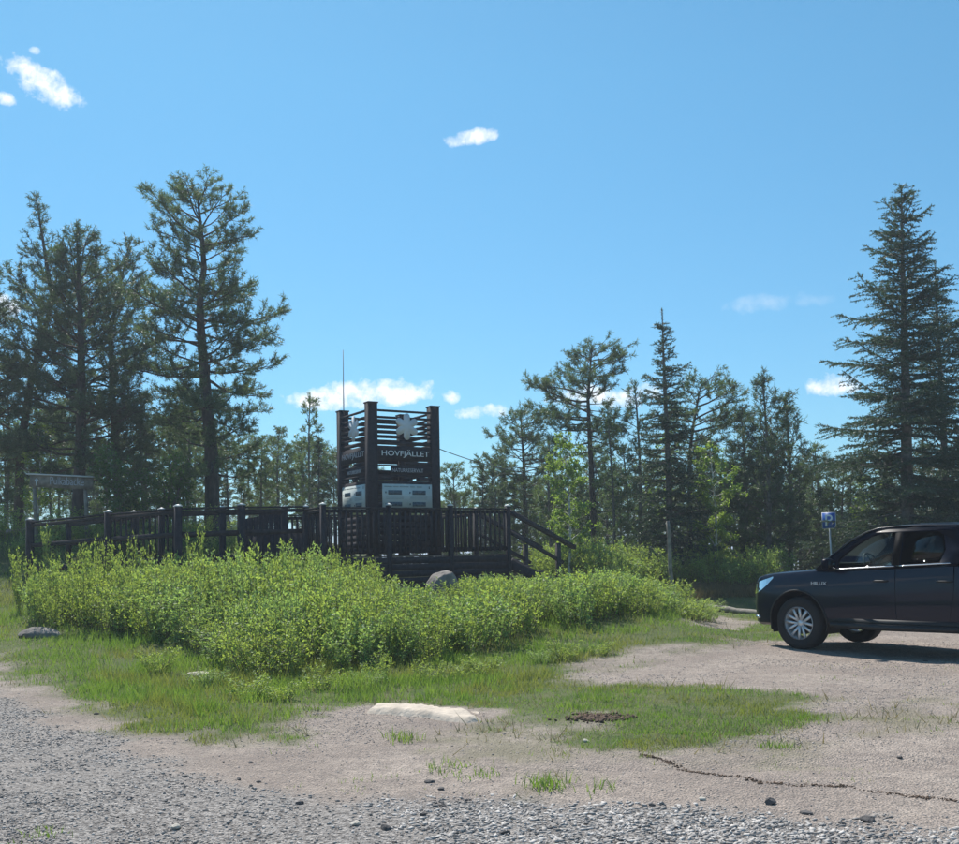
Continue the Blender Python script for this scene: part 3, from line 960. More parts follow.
# left wood: px -60..330
prof_x = [-80, 0, 60, 120, 180, 230, 250, 270, 300, 330, 350, 440, 470, 500, 560, 620, 680, 740, 800, 830, 860, 900, 1000, 1100]
prof_y = [400, 395, 400, 405, 410, 430, 440, 445, 430, 450, 470, 478, 485, 480, 465, 455, 450, 455, 470, 475, 470, 450, 440, 440]
for k in range(46):
    px = -90 + 470 * ((k + rng.random()) / 46)
    Yy = 33 + 17 * rng.random()
    top = np.interp(px, prof_x, prof_y) + rng.normal() * 14 + (Yy - 33) * 1.0
    far_tree(int(rng.choice([0, 1, 2, 3, 3, 4, 6])), px, Yy, top, 'behind the fence on the left')
for k in range(14):
    px = 352 + 118 * ((k + rng.random()) / 14)
    Yy = 40 + 14 * rng.random()
    far_tree(int(rng.choice([0, 1, 2, 3])), px, Yy, 492 + rng.normal() * 8, 'behind the slatted tower')
for k in range(74):
    px = 470 + 380 * ((k + rng.random()) / 74)
    Yy = 33 + 18 * rng.random()
    top = np.interp(px, prof_x, prof_y) + 8 + rng.normal() * 16 + (Yy - 33) * 1.0
    far_tree(int(rng.choice([0, 1, 3, 3, 4, 5, 0, 6, 7, 7])), px, Yy, top, 'right of the tower')
for k in range(22):
    px = 835 + 300 * ((k + rng.random()) / 22)
    Yy = 30 + 14 * rng.random()
    top = np.interp(px, prof_x, prof_y) + rng.normal() * 14 + (Yy - 30) * 1.0
    far_tree(int(rng.choice([0, 1, 4, 4, 5, 6])), px, Yy, top, 'behind the pickup')
for k in range(70):
    px = -70 + 1180 * ((k + rng.random()) / 70)
    Yy = 50 + 16 * rng.random()
    zone = 'behind the fence on the left' if px < 345 else ('behind the slatted tower' if px < 470 else ('right of the tower' if px < 835 else 'behind the pickup'))
    far_tree(int(rng.choice([0, 1, 2, 4, 4, 5, 6])), px, Yy, np.interp(px, [0, 330, 360, 470, 500, 1000], [470, 490, 508, 505, 485, 480]) + rng.normal() * 8, zone)
for px, top, Yy, k, lab in ((312, 398, 36, 3, 'slim sparse young pine left of the tower against the white cloud'), (281, 430, 38, 0, 'small pointed young pine between old pine and slim sparse pine'),
                            (262, 440, 36, 1, 'small young pine right beside the old pine crown'), (455, 468, 40, 1, 'small pine crown just right of the tower posts'),
                            (612, 420, 33, 3, 'straight thin pine directly right of the bare-trunked pine'), (552, 440, 34, 3, 'thin pine left of the light green birch'), (495, 462, 36, 2, 'low pine between tower and round-headed pine')):
    b = base_at(px, Yy); Hh = height_to(px, top, Yy, b)
    sc = Hh / 5.5
    copy_thing(srcs[k], lab, b, rng.random() * 6, .8, scz=sc).__delitem__('group')

# ------------------------------------------------------------------ viewing deck
DA = R(31)
D0 = Vector((-3.364, 22.5, 0))
DU = Vector((math.cos(DA), math.sin(DA), 0)); DV = Vector((-math.sin(DA), math.cos(DA), 0))
DZ = 1.52
def DP(u, v, z): return D0 + DU * u + DV * v + Vector((0, 0, z))
def part_bar(name, a, b_, w, h, m, parent, **kw):
    """a bar as its own mesh in world coordinates (its thing stands at the origin)"""
    g = Geo(); g.bar(a, b_, w, h, **kw)
    return g.build(name, m, parent)
def post(parent, x, y, z0, z1, w=.11, m=None, cap=True, ang=DA, name='post'):
    g = Geo()
    c, s_ = math.cos(ang), math.sin(ang)
    rot = np.array([[c, -s_, 0], [s_, c, 0], [0, 0, 1]])
    g.box((x, y, (z0 + z1) / 2), (w / 2, w / 2, (z1 - z0) / 2), rot)
    o = g.build(name, m or MT['tar_wood'], parent)
    if cap:
        g = Geo()
        hw = w / 2 + .008
        v = np.array([(-1, -1, 0), (1, -1, 0), (1, 1, 0), (-1, 1, 0), (-1, -1, .02), (1, -1, .02), (1, 1, .02), (-1, 1, .02), (0, 0, .055)], float)
        v[:, :2] *= hw; v = v @ rot.T + np.array([x, y, z1 + .001])
        g.add(v, t4=[(0, 3, 2, 1), (0, 1, 5, 4), (1, 2, 6, 5), (2, 3, 7, 6), (3, 0, 4, 7)], t3=[(4, 5, 8), (5, 6, 8), (6, 7, 8), (7, 4, 8)])
        g.build('post_cap', MT['cap'], o)
    return o

SP = 1.567
deck = thing('viewing_deck', 'raised dark timber deck with baluster railing round the slatted tower', 'deck')
# floor planks along u
for k in range(26):
    v0 = .06 + k * .152
    part_bar('floor_plank', DP(-.02, v0 + .07, DZ - .015), DP(3 * SP + .05, v0 + .07, DZ - .015), .143, .03, MT['deck_wood'], deck)
# skirt planks, front and right side, left return
for k in range(7):
    zc = DZ - .11 - k * .15
    part_bar('skirt_plank', DP(-.02, -.02, zc), DP(3 * SP + .04, -.02, zc), .024, .147, MT['tar_wood'], deck)
    part_bar('skirt_plank', DP(3 * SP + .02, .03, zc), DP(3 * SP + .02, 3.95, zc), .024, .147, MT['tar_wood'], deck)
    part_bar('skirt_plank', DP(-.0, .03, zc), DP(-.0, .95, zc), .024, .147, MT['tar_wood'], deck)
RT = 2.58
def railing(p, q_, n, z0, parent, nb, rt=RT, drop=0.0):
    pass
corners = [(0, 0), (SP, 0), (2 * SP, 0), (3 * SP, 0)]
for u, v in corners + [(0, .98), (3 * SP, 1.5), (3 * SP, 3.9), (SP * 1.5, 3.9), (0, 3.9), (0, 2.35)]:
    c = DP(u, v, 0)
    gz = float(H(c.x, c.y)) - .2
    post(deck, c.x, c.y, gz, RT + .06, .10)
def rail_run(a, b_, parent, hgt0=DZ, top=RT, dz=0.0, spacing=.125, bal=True):
    """handrail, top and bottom rails with balusters from a to b_ (x, y points)"""
    a = Vector((a[0], a[1], 0)); b_ = Vector((b_[0], b_[1], 0)); d = (b_ - a); L = d.length; d.normalize()
    a2 = a + d * .06; b2 = b_ - d * .06
    up = Vector((0, 0, 1))
    part_bar('handrail', a2 + up * top, b2 + up * (top + dz), .12, .035, MT['tar_wood_warm'], parent)
    part_bar('rail', a2 + up * (top - .07), b2 + up * (top + dz - .07), .035, .08, MT['tar_wood'], parent)
    part_bar('rail', a2 + up * (hgt0 + .13), b2 + up * (hgt0 + .13 + dz), .035, .09, MT['tar_wood'], parent)
    if bal:
        n = int((L - .15) / spacing)
        for k in range(n):
            f = (k + .5) / n
            p = a2 + (b2 - a2) * f
            nrm = Vector((-d.y, d.x, 0))
            pz = p - nrm * .034
            part_bar('baluster', pz + up * (hgt0 + .07 + dz * f), pz + up * (top - .03 + dz * f), .045, .028, MT['tar_wood'], parent, up=(nrm.x, nrm.y, 0))
for (u0, v0), (u1, v1) in zip(corners[:-1], corners[1:]):
    a, b_ = DP(u0, v0, 0), DP(u1, v1, 0)
    rail_run(a, b_, deck)
rail_run(DP(0, 0, 0), DP(0, .98, 0), deck, spacing=.11)
rail_run(DP(3 * SP, 1.5, 0), DP(3 * SP, 3.9, 0), deck)
rail_run(DP(SP * 1.5, 3.9, 0), DP(3 * SP, 3.9, 0), deck)
rail_run(DP(0, 3.9, 0), DP(SP * 1.5, 3.9, 0), deck)
# steps down to the right
st = thing('wooden_steps', 'short dark wooden stair with sloping handrails going down from the deck', 'stairs')
E0 = 3 * SP
run, rise = 1.9, DZ - .62
for k in range(5):
    uu = E0 + .12 + k * run / 5.5; zz = DZ - (k + 1) * rise / 6
    part_bar('tread', DP(uu + .14, .10, zz), DP(uu + .14, 1.38, zz), .30, .04, MT['deck_wood'], st)
for vv in (.02, 1.46):
    g = Geo(); g.bar(DP(E0 + .07, vv, DZ - .22), DP(E0 + run, vv, DZ - rise - .22), .05, .26); g.build('stringer', MT['tar_wood'], st)
    part_bar('handrail', DP(E0 + .07, vv, RT - .06), DP(E0 + run + .05, vv, RT - rise - .06 + .02), .11, .10, MT['tar_wood_warm'], st)
    part_bar('rail', DP(E0 + .07, vv, RT - .55), DP(E0 + run - .3, vv, RT - rise * .84 - .55), .035, .09, MT['tar_wood_warm'], st)
    c = DP(E0 + run - .45, vv, 0)
    post(st, c.x, c.y, float(H(c.x, c.y)) - .2, RT - rise * .78 - .12, .10, cap=False, m=MT['tar_wood_warm'])

# ------------------------------------------------------------------ access ramp fence
fence = thing('ramp_fence', 'dark two-rail timber fence running left from the deck', 'fence')
F = [(306, 23.35, 2.69), (241.5, 22.65, 2.67), (178, 21.95, 2.63), (108, 22.8, 2.58), (30, 24.2, 2.50)]
FP = []
for px, Yy, zt in F:
    d = ray(px, 530); X = d.x / d.y * Yy
    FP.append(Vector((X, Yy, zt)))
for k, p in enumerate(FP):
    if k == 0: continue
    post(fence, p.x, p.y, float(H(p.x, p.y)) - .2, p.z, .14 if k < 4 else .16, ang=DA)
back = [p + DV * 1.35 for p in FP[:3]] + [FP[3] + Vector((.1, 1.4, .05)), FP[4] + Vector((.3, 1.5, .05))]
fence2 = thing('ramp_fence', 'second dark timber fence on the far side of the access ramp', 'fence')
for k, p in enumerate(back):
    post(fence2, p.x, p.y, float(H(p.x, p.y)) - .2, p.z, .12)
for src_, par in ((FP, fence), (back, fence2)):
    for k in range(4):
        a, b_ = src_[k], src_[k + 1]
        d = (b_ - a); d.z = 0; d.normalize()
        a2, b2 = a + d * .08, b_ - d * .08
        part_bar('rail', a2 - Vector((0, 0, .12)), b2 - Vector((0, 0, .12)), .045, .075, MT['tar_wood_warm'], par)
        part_bar('handrail', a2 - Vector((0, 0, .045)), b2 - Vector((0, 0, .045)), .12, .035, MT['tar_wood_warm'], par)
        part_bar('rail', a2 - Vector((0, 0, .58)), b2 - Vector((0, 0, .58)), .045, .10, MT['tar_wood_warm'], par)
        if par is fence and k in (2,):
            for j in range(11):
                p = a2 + (b2 - a2) * (j + .5) / 11 + Vector((-d.y, d.x, 0)) * -.04
                part_bar('baluster', p + Vector((0, 0, -1.15)), p + Vector((0, 0, -.07)), .04, .03, MT['tar_wood'], par, up=(-d.y, d.x, 0))
        part_bar('rail', a2 - Vector((0, 0, 1.12)), b2 - Vector((0, 0, 1.12)), .045, .12, MT['tar_wood'], par)
# boarded ramp flanks
ramp = thing('access_ramp', 'dark boarded wheelchair ramp with sloping top behind the two-rail fence', 'ramp')
def rampside(pxa, pxb, Yy, ya, yb, zb, nm, parent, n):
    A = P(pxa, ya, Yy); B = P(pxb, yb, Yy)
    for k in range(n):
        f0, f1 = k / n, (k + .93) / n
        x0, x1 = A.x + (B.x - A.x) * f0, A.x + (B.x - A.x) * f1
        z0, z1 = A.z + (B.z - A.z) * f0, A.z + (B.z - A.z) * f1
        g = Geo()
        v = [(x0, Yy, zb), (x1, Yy, zb), (x1, Yy, z1), (x0, Yy, z0), (x0, Yy + .03, zb), (x1, Yy + .03, zb), (x1, Yy + .03, z1), (x0, Yy + .03, z0)]
        g.add(v, t4=[(0, 1, 2, 3), (5, 4, 7, 6), (1, 5, 6, 2), (4, 0, 3, 7), (3, 2, 6, 7), (0, 4, 5, 1)])
        g.build('board', MT['tar_wood'], parent)
rampside(243, 284, 25.2, 519, 512.5, 1.0, 'board', ramp, 8)
rampside(252, 304, 23.9, 537, 531, .5, 'board', ramp, 9)
g = Geo(); a_ = P(243, 520, 25.2); b__ = P(284, 513.5, 25.2)
g.bar((a_.x, 25.28, a_.z - .1), (b__.x, 25.28, b__.z - .1), .08, .12); g.build('beam', MT['tar_wood'], ramp)

# ------------------------------------------------------------------ slatted tower
TU, TV = DU, DV
T0 = Vector((-2.457, 24.0, 0))
TW = 1.62
tower = thing('slatted_tower', 'dark open slatted timber tower with four square posts and pale lettering', 'tower')
for nm, (u, v, zt) in (('a', (0, 0, 5.03)), ('b', (1, 0, 5.02)), ('c', (0, 1, 5.03)), ('d', (1, 1, 5.02))):
    c = T0 + TU * u * TW + TV * v * TW
    g = Geo()
    c_, s_ = math.cos(DA), math.sin(DA)
    rot = np.array([[c_, -s_, 0], [s_, c_, 0], [0, 0, 1]])
    g.box((c.x, c.y, (DZ + zt) / 2), (.11, .11, (zt - DZ) / 2), rot)
    o = g.build('post', MT['tar_wood'], tower)
    g = Geo(); g.box((c.x, c.y, zt + .016), (.128, .128, .015), rot); g.build('post_cap', MT['tar_wood_warm'], o)
rows = [(4.87, .05, 0, 1), (4.715, .055, 0, 1), (4.59, .06, 0, 1), (4.475, .05, 0, 1), (4.365, .055, 0, 1), (4.255, .05, 0, 1), (4.125, .085, 0, 1),
        (3.885, .345, 0, 1), (3.66, .075, .50, 1), (3.605, .03, 0, .995), (3.49, .195, .24, 1), (3.37, .04, 0, 1), (3.30, .085, 0, .26), (3.30, .085, .46, .64), (3.30, .085, .71, .96),
        (3.175, .155, 0, 1), (3.02, .15, 0, 1), (2.865, .15, 0, 1), (2.71, .15, 0, 1), (2.595, .07, 0, 1), (2.37, .135, 0, 1), (2.225, .135, 0, 1), (2.08, .135, 0, 1), (1.935, .135, 0, 1), (1.79, .135, 0, 1), (1.645, .135, 0, 1)]
rows_back = [(4.87, .05), (4.715, .055), (4.59, .06), (4.475, .05), (4.34, .08), (4.20, .05), (4.08, .08), (3.86, .17), (3.56, .12), (3.42, .10), (3.10, .10), (2.95, .10), (2.28, .1), (2.12, .1), (1.96, .1), (1.8, .1), (1.66, .1)]
IN = .113
def face_bar(o_, d_, s0, s1, z, h, nrm, off=0.0, name='slat'):
    L0, L1 = IN, TW - IN
    a = o_ + d_ * (L0 + (L1 - L0) * s0) + nrm * off; b_ = o_ + d_ * (L0 + (L1 - L0) * s1) + nrm * off
    a.z = b_.z = z
    return part_bar(name, a, b_, .028, h, MT['tar_wood'], tower)
for o_, d_, nrm in ((T0, TU, -TV), (T0 + TV * TW, -TV, -TU)):
    for z, h, s0, s1 in rows:
        face_bar(o_, d_, s0, s1, z, h, nrm, .082)
for o_, d_, nrm in ((T0 + TU * TW, TV, TU), (T0 + TU * TW + TV * TW, -TU, TV)):
    for z, h in rows_back:
        face_bar(o_, d_, 0, 1, z + .03, h, nrm, .05)
Z3 = Vector((0, 0, 1))
def on_face(o_, d_, nrm, s, z, off=.07):
    off += .031
    p = o_ + d_ * (IN + (TW - 2 * IN) * s) + nrm * off; p.z = z
    return p
def snowflake(o_, d_, nrm, s, z, rad, parent):
    pts = []
    n = 72
    for k in range(n):
        a = 2 * math.pi * k / n + math.pi / 2
        # six rounded petals
        dl = abs(((a - math.pi / 2 + math.pi / 6) % (math.pi / 3)) - math.pi / 6)
        hw = rad * .27; c0 = rad - hw
        dc = hw * hw - (c0 * math.sin(dl)) ** 2
        r_ = c0 * math.cos(dl) + math.sqrt(dc) if dc > 0 else min(hw / math.sin(dl), c0 / math.cos(dl))
        pts.append((r_ * math.cos(a), r_ * math.sin(a)))
    c = on_face(o_, d_, nrm, s, z, .068)
    g = Geo()
    f = np.array([c + d_ * x + Z3 * y + nrm * .012 for x, y in pts]); bck = np.array([c + d_ * x + Z3 * y for x, y in pts])
    v = np.vstack([f, bck, [c + nrm * .012], [c]])
    k = np.arange(n); k2 = (k + 1) % n
    g.add(v, t3=np.concatenate([np.stack([np.full(n, 2 * n), k, k2], -1), np.stack([np.full(n, 2 * n + 1), n + k2, n + k], -1)]), t4=np.stack([k, n + k, n + k2, k2], -1))
    g.build('snowflake_emblem', MT['sign_grey'], parent)
faces = [(T0, TU, -TV, 1), (T0 + TV * TW, -TV, -TU, 2)]
fw = TW - 2 * IN
for o_, d_, nrm, which in faces:
    # reading direction: left to right as seen from outside
    snowflake(o_, d_, nrm, .54, 4.52, .31, tower)
    lettering('HOVFJÄLLET', on_face(o_, d_, nrm, .07, 3.79, .072), d_, Z3, fw * .88, .19, MT['letter'] if which == 1 else MT['letter_dim'], tower)  # left face's word in dimmer grey: that face's shade put into the colour
    lettering('NATURRESERVAT', on_face(o_, d_, nrm, .26, 3.455, .066), d_, Z3, fw * .58, .085, MT['letter_dim'], tower)
    # information board
    g = Geo()
    a, b_ = on_face(o_, d_, nrm, .07, 2.885, .080), on_face(o_, d_, nrm, .99, 2.885, .080)
    g.bar(a, b_, .02, .58)
    board = g.build('information_board', MT['panel'], tower)
    def mark(s0, s1, z0, z1, m, nm):
        g = Geo()
        g.bar(on_face(o_, d_, nrm, s0, (z0 + z1) / 2, .0935), on_face(o_, d_, nrm, s1, (z0 + z1) / 2, .0935), .005, z1 - z0)
        g.build(nm, m, board)
    for s0 in (.17, .62):
        for z0 in (2.93, 2.66):
            mark(s0, s0 + .25, z0, z0 + .10, MT['print_dark'], 'picture')
            mark(s0 - .055, s0 - .035, z0 + .03, z0 + .07, MT['print_dark'], 'picture')
        g = Geo()
        for k in range(3):
            g.bar(on_face(o_, d_, nrm, s0 - .04, 2.89 - .03 * k, .0935), on_face(o_, d_, nrm, s0 + .28, 2.89 - .03 * k, .0935), .004, .008)
        g.build('printed_lines', MT['print_grey'], board, kind='stuff')
    g = Geo()
    for k, (s0, s1) in enumerate(((.10, .24), (.27, .36), (.38, .55), (.58, .66), (.70, .80))):
        g.bar(on_face(o_, d_, nrm, s0, 3.115, .0935), on_face(o_, d_, nrm, s1, 3.115, .0935), .004, .018)
    g.build('printed_heading', MT['print_grey'], board, kind='stuff')
    mark(.93, .945, 3.07, 3.13, MT['print_dark'], 'picture')

# thin mast behind the tower, cable
mb = base_at(345.5, 27.5)
g = Geo(); tp = P(343, 350, 27.5)
g.tube([(mb.x, mb.y, mb.z - .2), (mb.x, mb.y, 3.5), (tp.x, tp.y, tp.z)], [.03, .022, .009], 8, cap=True)
mast = g.build('antenna_mast', MT['steel'], smooth=True)
mast['label'] = 'thin grey mast sticking up behind the left post of the tower'; mast['category'] = 'mast'
c1 = T0 + TU * TW; A = Vector((c1.x + .12, c1.y, P(437, 448.5, 24.8).z)); B = P(560, 472, 44)
n = 24; pts = []
for k in range(n + 1):
    f = k / n; p = A.lerp(B, f); p.z -= 4 * f * (1 - f) * .25; pts.append(tuple(p))
g = Geo(); g.tube(pts, .011, 5); cab = g.build('overhead_cable', MT['cable'], smooth=True)
cab['label'] = 'thin black cable running right from the tower post across the sky'; cab['category'] = 'cable'

# ------------------------------------------------------------------ hanging sign at the left
sgn = thing('wooden_sign', 'brown board sign between two poles lettered Pulkabacke at the left', 'sign')
YS = 27.5
for px0, px1 in ((33, 36), (84, 87)):
    t_ = P(px0, 476, YS); b_ = base_at(px1, YS)
    g = Geo(); g.tube([(b_.x, YS + .06, b_.z - .2), ((b_.x + t_.x) / 2, YS + .06, (b_.z + t_.z) / 2), (t_.x, YS + .06, t_.z)], [.06, .055, .05], 8, cap=True)
    g.build('pole', MT['grey_wood'], sgn, smooth=True)
a, b_ = P(30, 480.5, YS), P(93, 483, YS)
g = Geo(); g.bar(a, b_, .04, .34); bd = g.build('board', MT['grey_wood'], sgn)
a2, b2 = P(27.5, 474, YS), P(93.5, 477, YS)
g = Geo(); g.bar(a2, b2, .20, .035); g.build('cover_board', MT['cap'], sgn)
dd = (b_ - a).normalized(); upv = Vector((0, 0, 1))
lettering('Pulkabacke', P(50, 484.5, YS - .028), dd, upv, P(84, 484, YS).x - P(50, 484, YS).x, .21, MT['letter_dim'], sgn)
# upright pictogram at the left end of the board
g = Geo(); q0 = P(36.5, 485.5, YS - .027)
g.bar(q0 + Vector((0, 0, 0)), q0 + Vector((0, 0, .17)), .035, .008, up=(0, 1, 0)); g.bar(q0 + Vector((-.05, 0, .11)), q0 + Vector((0.0, 0, .185)), .03, .008, up=(0, 1, 0)); g.bar(q0 + Vector((.05, 0, .11)), q0 + Vector((0, 0, .185)), .03, .008, up=(0, 1, 0))
g.build('arrow', MT['letter'], sgn)

# ------------------------------------------------------------------ parking sign
ps = base_at(832, 27)
par = thing('parking_sign', 'blue square parking sign with white P on a grey post', 'sign')
g = Geo(); tpz = P(829, 512, 27)
g.tube([(ps.x, 27, ps.z - .2), (tpz.x, 27, tpz.z - .02)], .028, 10, cap=True); g.build('post', MT['steel'], par, smooth=True)
an = R(-32)
dv = Vector((math.cos(an), math.sin(an), 0)); nv = Vector((math.sin(an), -math.cos(an), 0))
c = P(829.5, 520.5, 27); c = Vector((tpz.x, 27, c.z)) + nv * .04
g = Geo(); g.bar(c - dv * .175, c + dv * .175, .006, .42); pl = g.build('sign_plate', MT['white'], par)
g = Geo(); c2 = c + nv * .0055; g.bar(c2 - dv * .163, c2 + dv * .163, .004, .395); g.build('blue_field', MT['blue'], pl)
lettering('P', c2 - dv * .085 + Vector((0, 0, -.15)) + nv * .004, dv, Z3, .18, .30, MT['white'], pl, 'letter')

# old weathered pole
pb = G(674, 588); pb = Vector((P(674, 588, 24.5).x, 24.5, 0)); pb.z = float(H(pb.x, 24.5))
g = Geo(); t_ = P(667.5, 521, 24.5)
npt = 9
g.tube([(pb.x + (t_.x - pb.x) * f + .015 * math.sin(9 * f), 24.5, pb.z - .2 + (t_.z - pb.z + .2) * f) for f in np.linspace(0, 1, npt)], np.linspace(.06, .045, npt), 9, cap=True)
o = g.build('wooden_pole', MT['grey_wood'], smooth=True)
o['label'] = 'leaning weathered grey pole standing in front of the spiky spruce'; o['category'] = 'pole'

# log kerb behind the pickup
a, b_ = G(700, 608), G(785, 617)
g = Geo()
pts = [(a.x + (b_.x - a.x) * f, a.y + (b_.y - a.y) * f, float(H(a.x + (b_.x - a.x) * f, a.y + (b_.y - a.y) * f)) + .06 + .02 * math.sin(7 * f)) for f in np.linspace(0, 1, 12)]
g.tube(pts, .075 + .01 * np.sin(np.arange(12) * 2.1), 9, cap=True)
o = g.build('log', MT['grey_wood'], smooth=True)
o['label'] = 'long weathered log lying on the grass in front of the pickup'; o['category'] = 'log'

# ------------------------------------------------------------------ rocks
def rock_mesh(sx, sy, sz, seed, sub=3, rough=.25, flat=False):
    bm = bmesh.new()
    bmesh.ops.create_icosphere(bm, subdivisions=sub, radius=1)
    rs = np.random.default_rng(seed)
    pl_ = unit(rs.normal(size=(12, 3))); dist = .5 + .35 * rs.random(12)
    for v in bm.verts:
        p = np.array(v.co)
        k = 1.0
        for n_, d_ in zip(pl_, dist):
            dt = p @ n_
            if dt > d_: p = p - n_ * (dt - d_) * (.97 if sub < 3 else .55)
        p = p * (1 + rough * (float(fbm(np.array([p[0] * 2 + seed]), np.array([p[1] * 2 + p[2] * 1.7]), seed)[0]) - .5))
        v.co = Vector((p[0] * sx, p[1] * sy, p[2] * sz))
    me = bpy.data.meshes.new('rock'); bm.to_mesh(me); bm.free()
    return me
def rock(name, label, cat, loc, dims, seed, m, rz=0, sub=3, group=None):
    o = link(name, rock_mesh(*dims, seed, sub), m, loc=loc)
    o.rotation_euler = (0, 0, rz)
    o['label'] = label; o['category'] = cat
    if group: o['group'] = group
    return o
p = Vector((P(442, 590, 20.3).x, 20.3, 0)); p.z = float(H(p.x, p.y)) + .36
rock('boulder', 'rounded grey boulder among the bushes in front of the deck', 'boulder', p, (.36, .29, .40), 23, MT['rock'], .9, sub=4)
p = G(42, 637); p.z += .03
rock('boulder', 'flat grey boulder lying at the left end of the bushes', 'boulder', p, (.38, .28, .15), 8, MT['rock'], .2)
p = G(198, 677); p.z += .02
rock('stone_slab', 'small pale flat stone in the grass before the bushes', 'stone', p, (.16, .1, .04), 9, MT['light_stone'], .1)

# pale weathered slab
def slab(name, label, outline, hgt, m):
    pts = [G(*q_) for q_ in outline]
    cx = sum(p.x for p in pts) / len(pts); cy = sum(p.y for p in pts) / len(pts)
    poly = np.array([(p.x, p.y) for p in pts])
    x0, y0 = poly.min(0); x1, y1 = poly.max(0)
    nx_, ny_ = 60, 34
    X, Yg = np.meshgrid(np.linspace(x0 - .02, x1 + .02, nx_), np.linspace(y0 - .02, y1 + .02, ny_), indexing='ij')
    sdv = sdist(X, Yg, poly) + .03 * (fbm(X * 9, Yg * 9, 91) - .5)
    Z = H(X, Yg) - .03 + (hgt + .03) * sm(-.0, .10, sdv) + .05 * (fbm(X * 5, Yg * 7, 92) - .5) * sm(0, .1, sdv) + .02 * (fbm(X * 16, Yg * 16, 94) - .5) * sm(0, .1, sdv)
    i, j = np.meshgrid(np.arange(nx_ - 1), np.arange(ny_ - 1), indexing='ij')
    qd = np.stack([i * ny_ + j, (i + 1) * ny_ + j, (i + 1) * ny_ + j + 1, i * ny_ + j + 1], -1).reshape(-1, 4)
    keep = (sdv.ravel()[qd] > -.03).any(1)
    g = Geo(); g.add(np.stack([X, Yg, Z], -1).reshape(-1, 3), t4=qd[keep])
    o = g.build(name, m, smooth=True)
    o['label'] = label; o['category'] = 'rock'
slab('rock_slab', 'long pale beige rock slab lying at the edge of the grass', [(362, 714), (372, 707), (395, 707), (430, 710), (470, 714), (488, 722), (468, 725), (430, 720), (395, 718)], .055, MT['pale_rock'])
slab('rock_slab', 'small pale beige rock chip beside the long pale slab', [(463, 711.5), (476, 711), (488, 715), (475, 717)], .03, MT['pale_rock'])

# single dark and pale stones on the gravel
stones = [(443, 807, .030, 'd', 'dark stone on the gravel, bottom centre'), (386, 833, .045, 'd', 'dark angular stone near the bottom edge of the view'), (423, 819, .03, 'd', 'dark angular stone just up and right of the one at bottom edge'),
          (300, 806, .035, 'd', 'rounded dark stone on the left part of the gravel'), (251, 766, .03, 'd', 'dark stone at the left of the sandy wheel track'), (430, 784, .035, 'd', 'dark stone on the sandy wheel track'),
          (441, 791, .035, 'd', 'flat dark stone just right of the dark stone on sandy track'), (239, 782, .025, 'd', 'dark pebble left of the sandy wheel track'), (259, 783, .03, 'd', 'dark pebble in the middle of the left gravel'),
          (129, 802, .035, 'd', 'dark stone on the blue-grey gravel at lower left'), (70, 735, .03, 'd', 'dark stone high on the left gravel road'), (97, 715, .03, 'd', 'dark stone beside the left grass edge'),
          (702, 800, .026, 'p', 'pale round stone on the bare earth strip'), (652, 808, .03, 'd', 'small dark stone left of the pale round stone'), (770, 808, .05, 'd', 'flat dark stone on the bare earth above the crushed stone'),
          (868, 826, .05, 'd', 'dark stone on the crushed stone at lower right'), (900, 762, .028, 'd', 'dark stone on the stony lot at the right edge'), (926, 656 + 6, .04, 'd', 'dark stone on the sandy lot below the pickup'),
          (586, 744, .04, 'p', 'pale stone at the lower edge of the grass patch'), (176, 832, .04, 'p', 'pale flat stone on the gravel at lower left'), (505, 836, .04, 'd', 'dark stone at the very bottom, middle'),
          (806, 816, .035, 'd', 'dark pointed stone on the rim of the crushed stone'), (355, 826, .045, 'p', 'pale flat stone left of the dark angular stones')]
for k, (px, py, r_, kd, lab) in enumerate(stones):
    r_ *= .85; p = G(px, py); p.z += r_ * .2
    rock('stone', lab, 'stone', p, (r_ * (1 + .5 * rng.random()), r_ * .85, r_ * (.45 + .3 * rng.random())), 100 + k, MT['dark_stone' if kd == 'd' else 'light_stone'], rng.random() * 6, sub=2)

# ------------------------------------------------------------------ pickup
HD = R(50)
fwd = Vector((-math.cos(HD), math.sin(HD), 0)); lft = Vector((-math.sin(HD), -math.cos(HD), 0))
wl = G(803, 649.5)
root = wl - lft * .80
root.z = float(np.mean([H(wl.x, wl.y)]))
truck = thing('pickup_truck', 'dark navy double-cab pickup truck parked at the right edge of the lot', 'pickup truck', root, math.pi - HD)
# local: x forward from the front axle, y to the left, z up
def body_section(w, zb, zs, zt, n=1):
    return [(0, zb), (w * .55, zb), (w * .90, zb), (w * .965, zb + .04), (w * .985, zb + .12), (w * 1.0, zb + (zs - zb) * .35), (w * 1.0, zb + (zs - zb) * .55), (w * .992, zb + (zs - zb) * .72),
            (w * .975, zb + (zs - zb) * .86), (w * .955, zs - .01), (w * .925, zs + (zt - zs) * .45), (w * .84, zt - (zt - zs) * .22), (w * .62, zt - .006), (w * .3, zt), (0, zt + .004)]
ST = [(.86, .60, .42, .84, .93), (.845, .70, .38, .92, 1.01), (.80, .80, .35, .98, 1.06), (.72, .865, .34, 1.025, 1.10), (.6, .90, .34, 1.055, 1.125), (.4, .918, .34, 1.085, 1.15), (.2, .925, .34, 1.10, 1.165), (0, .927, .34, 1.115, 1.18),
      (-.25, .927, .36, 1.135, 1.195), (-.42, .925, .38, 1.145, 1.205), (-.6, .922, .40, 1.155, 1.20), (-1.1, .92, .41, 1.175, 1.20), (-1.6, .92, .41, 1.195, 1.21), (-2.1, .92, .41, 1.215, 1.22), (-2.6, .92, .41, 1.23, 1.235)]
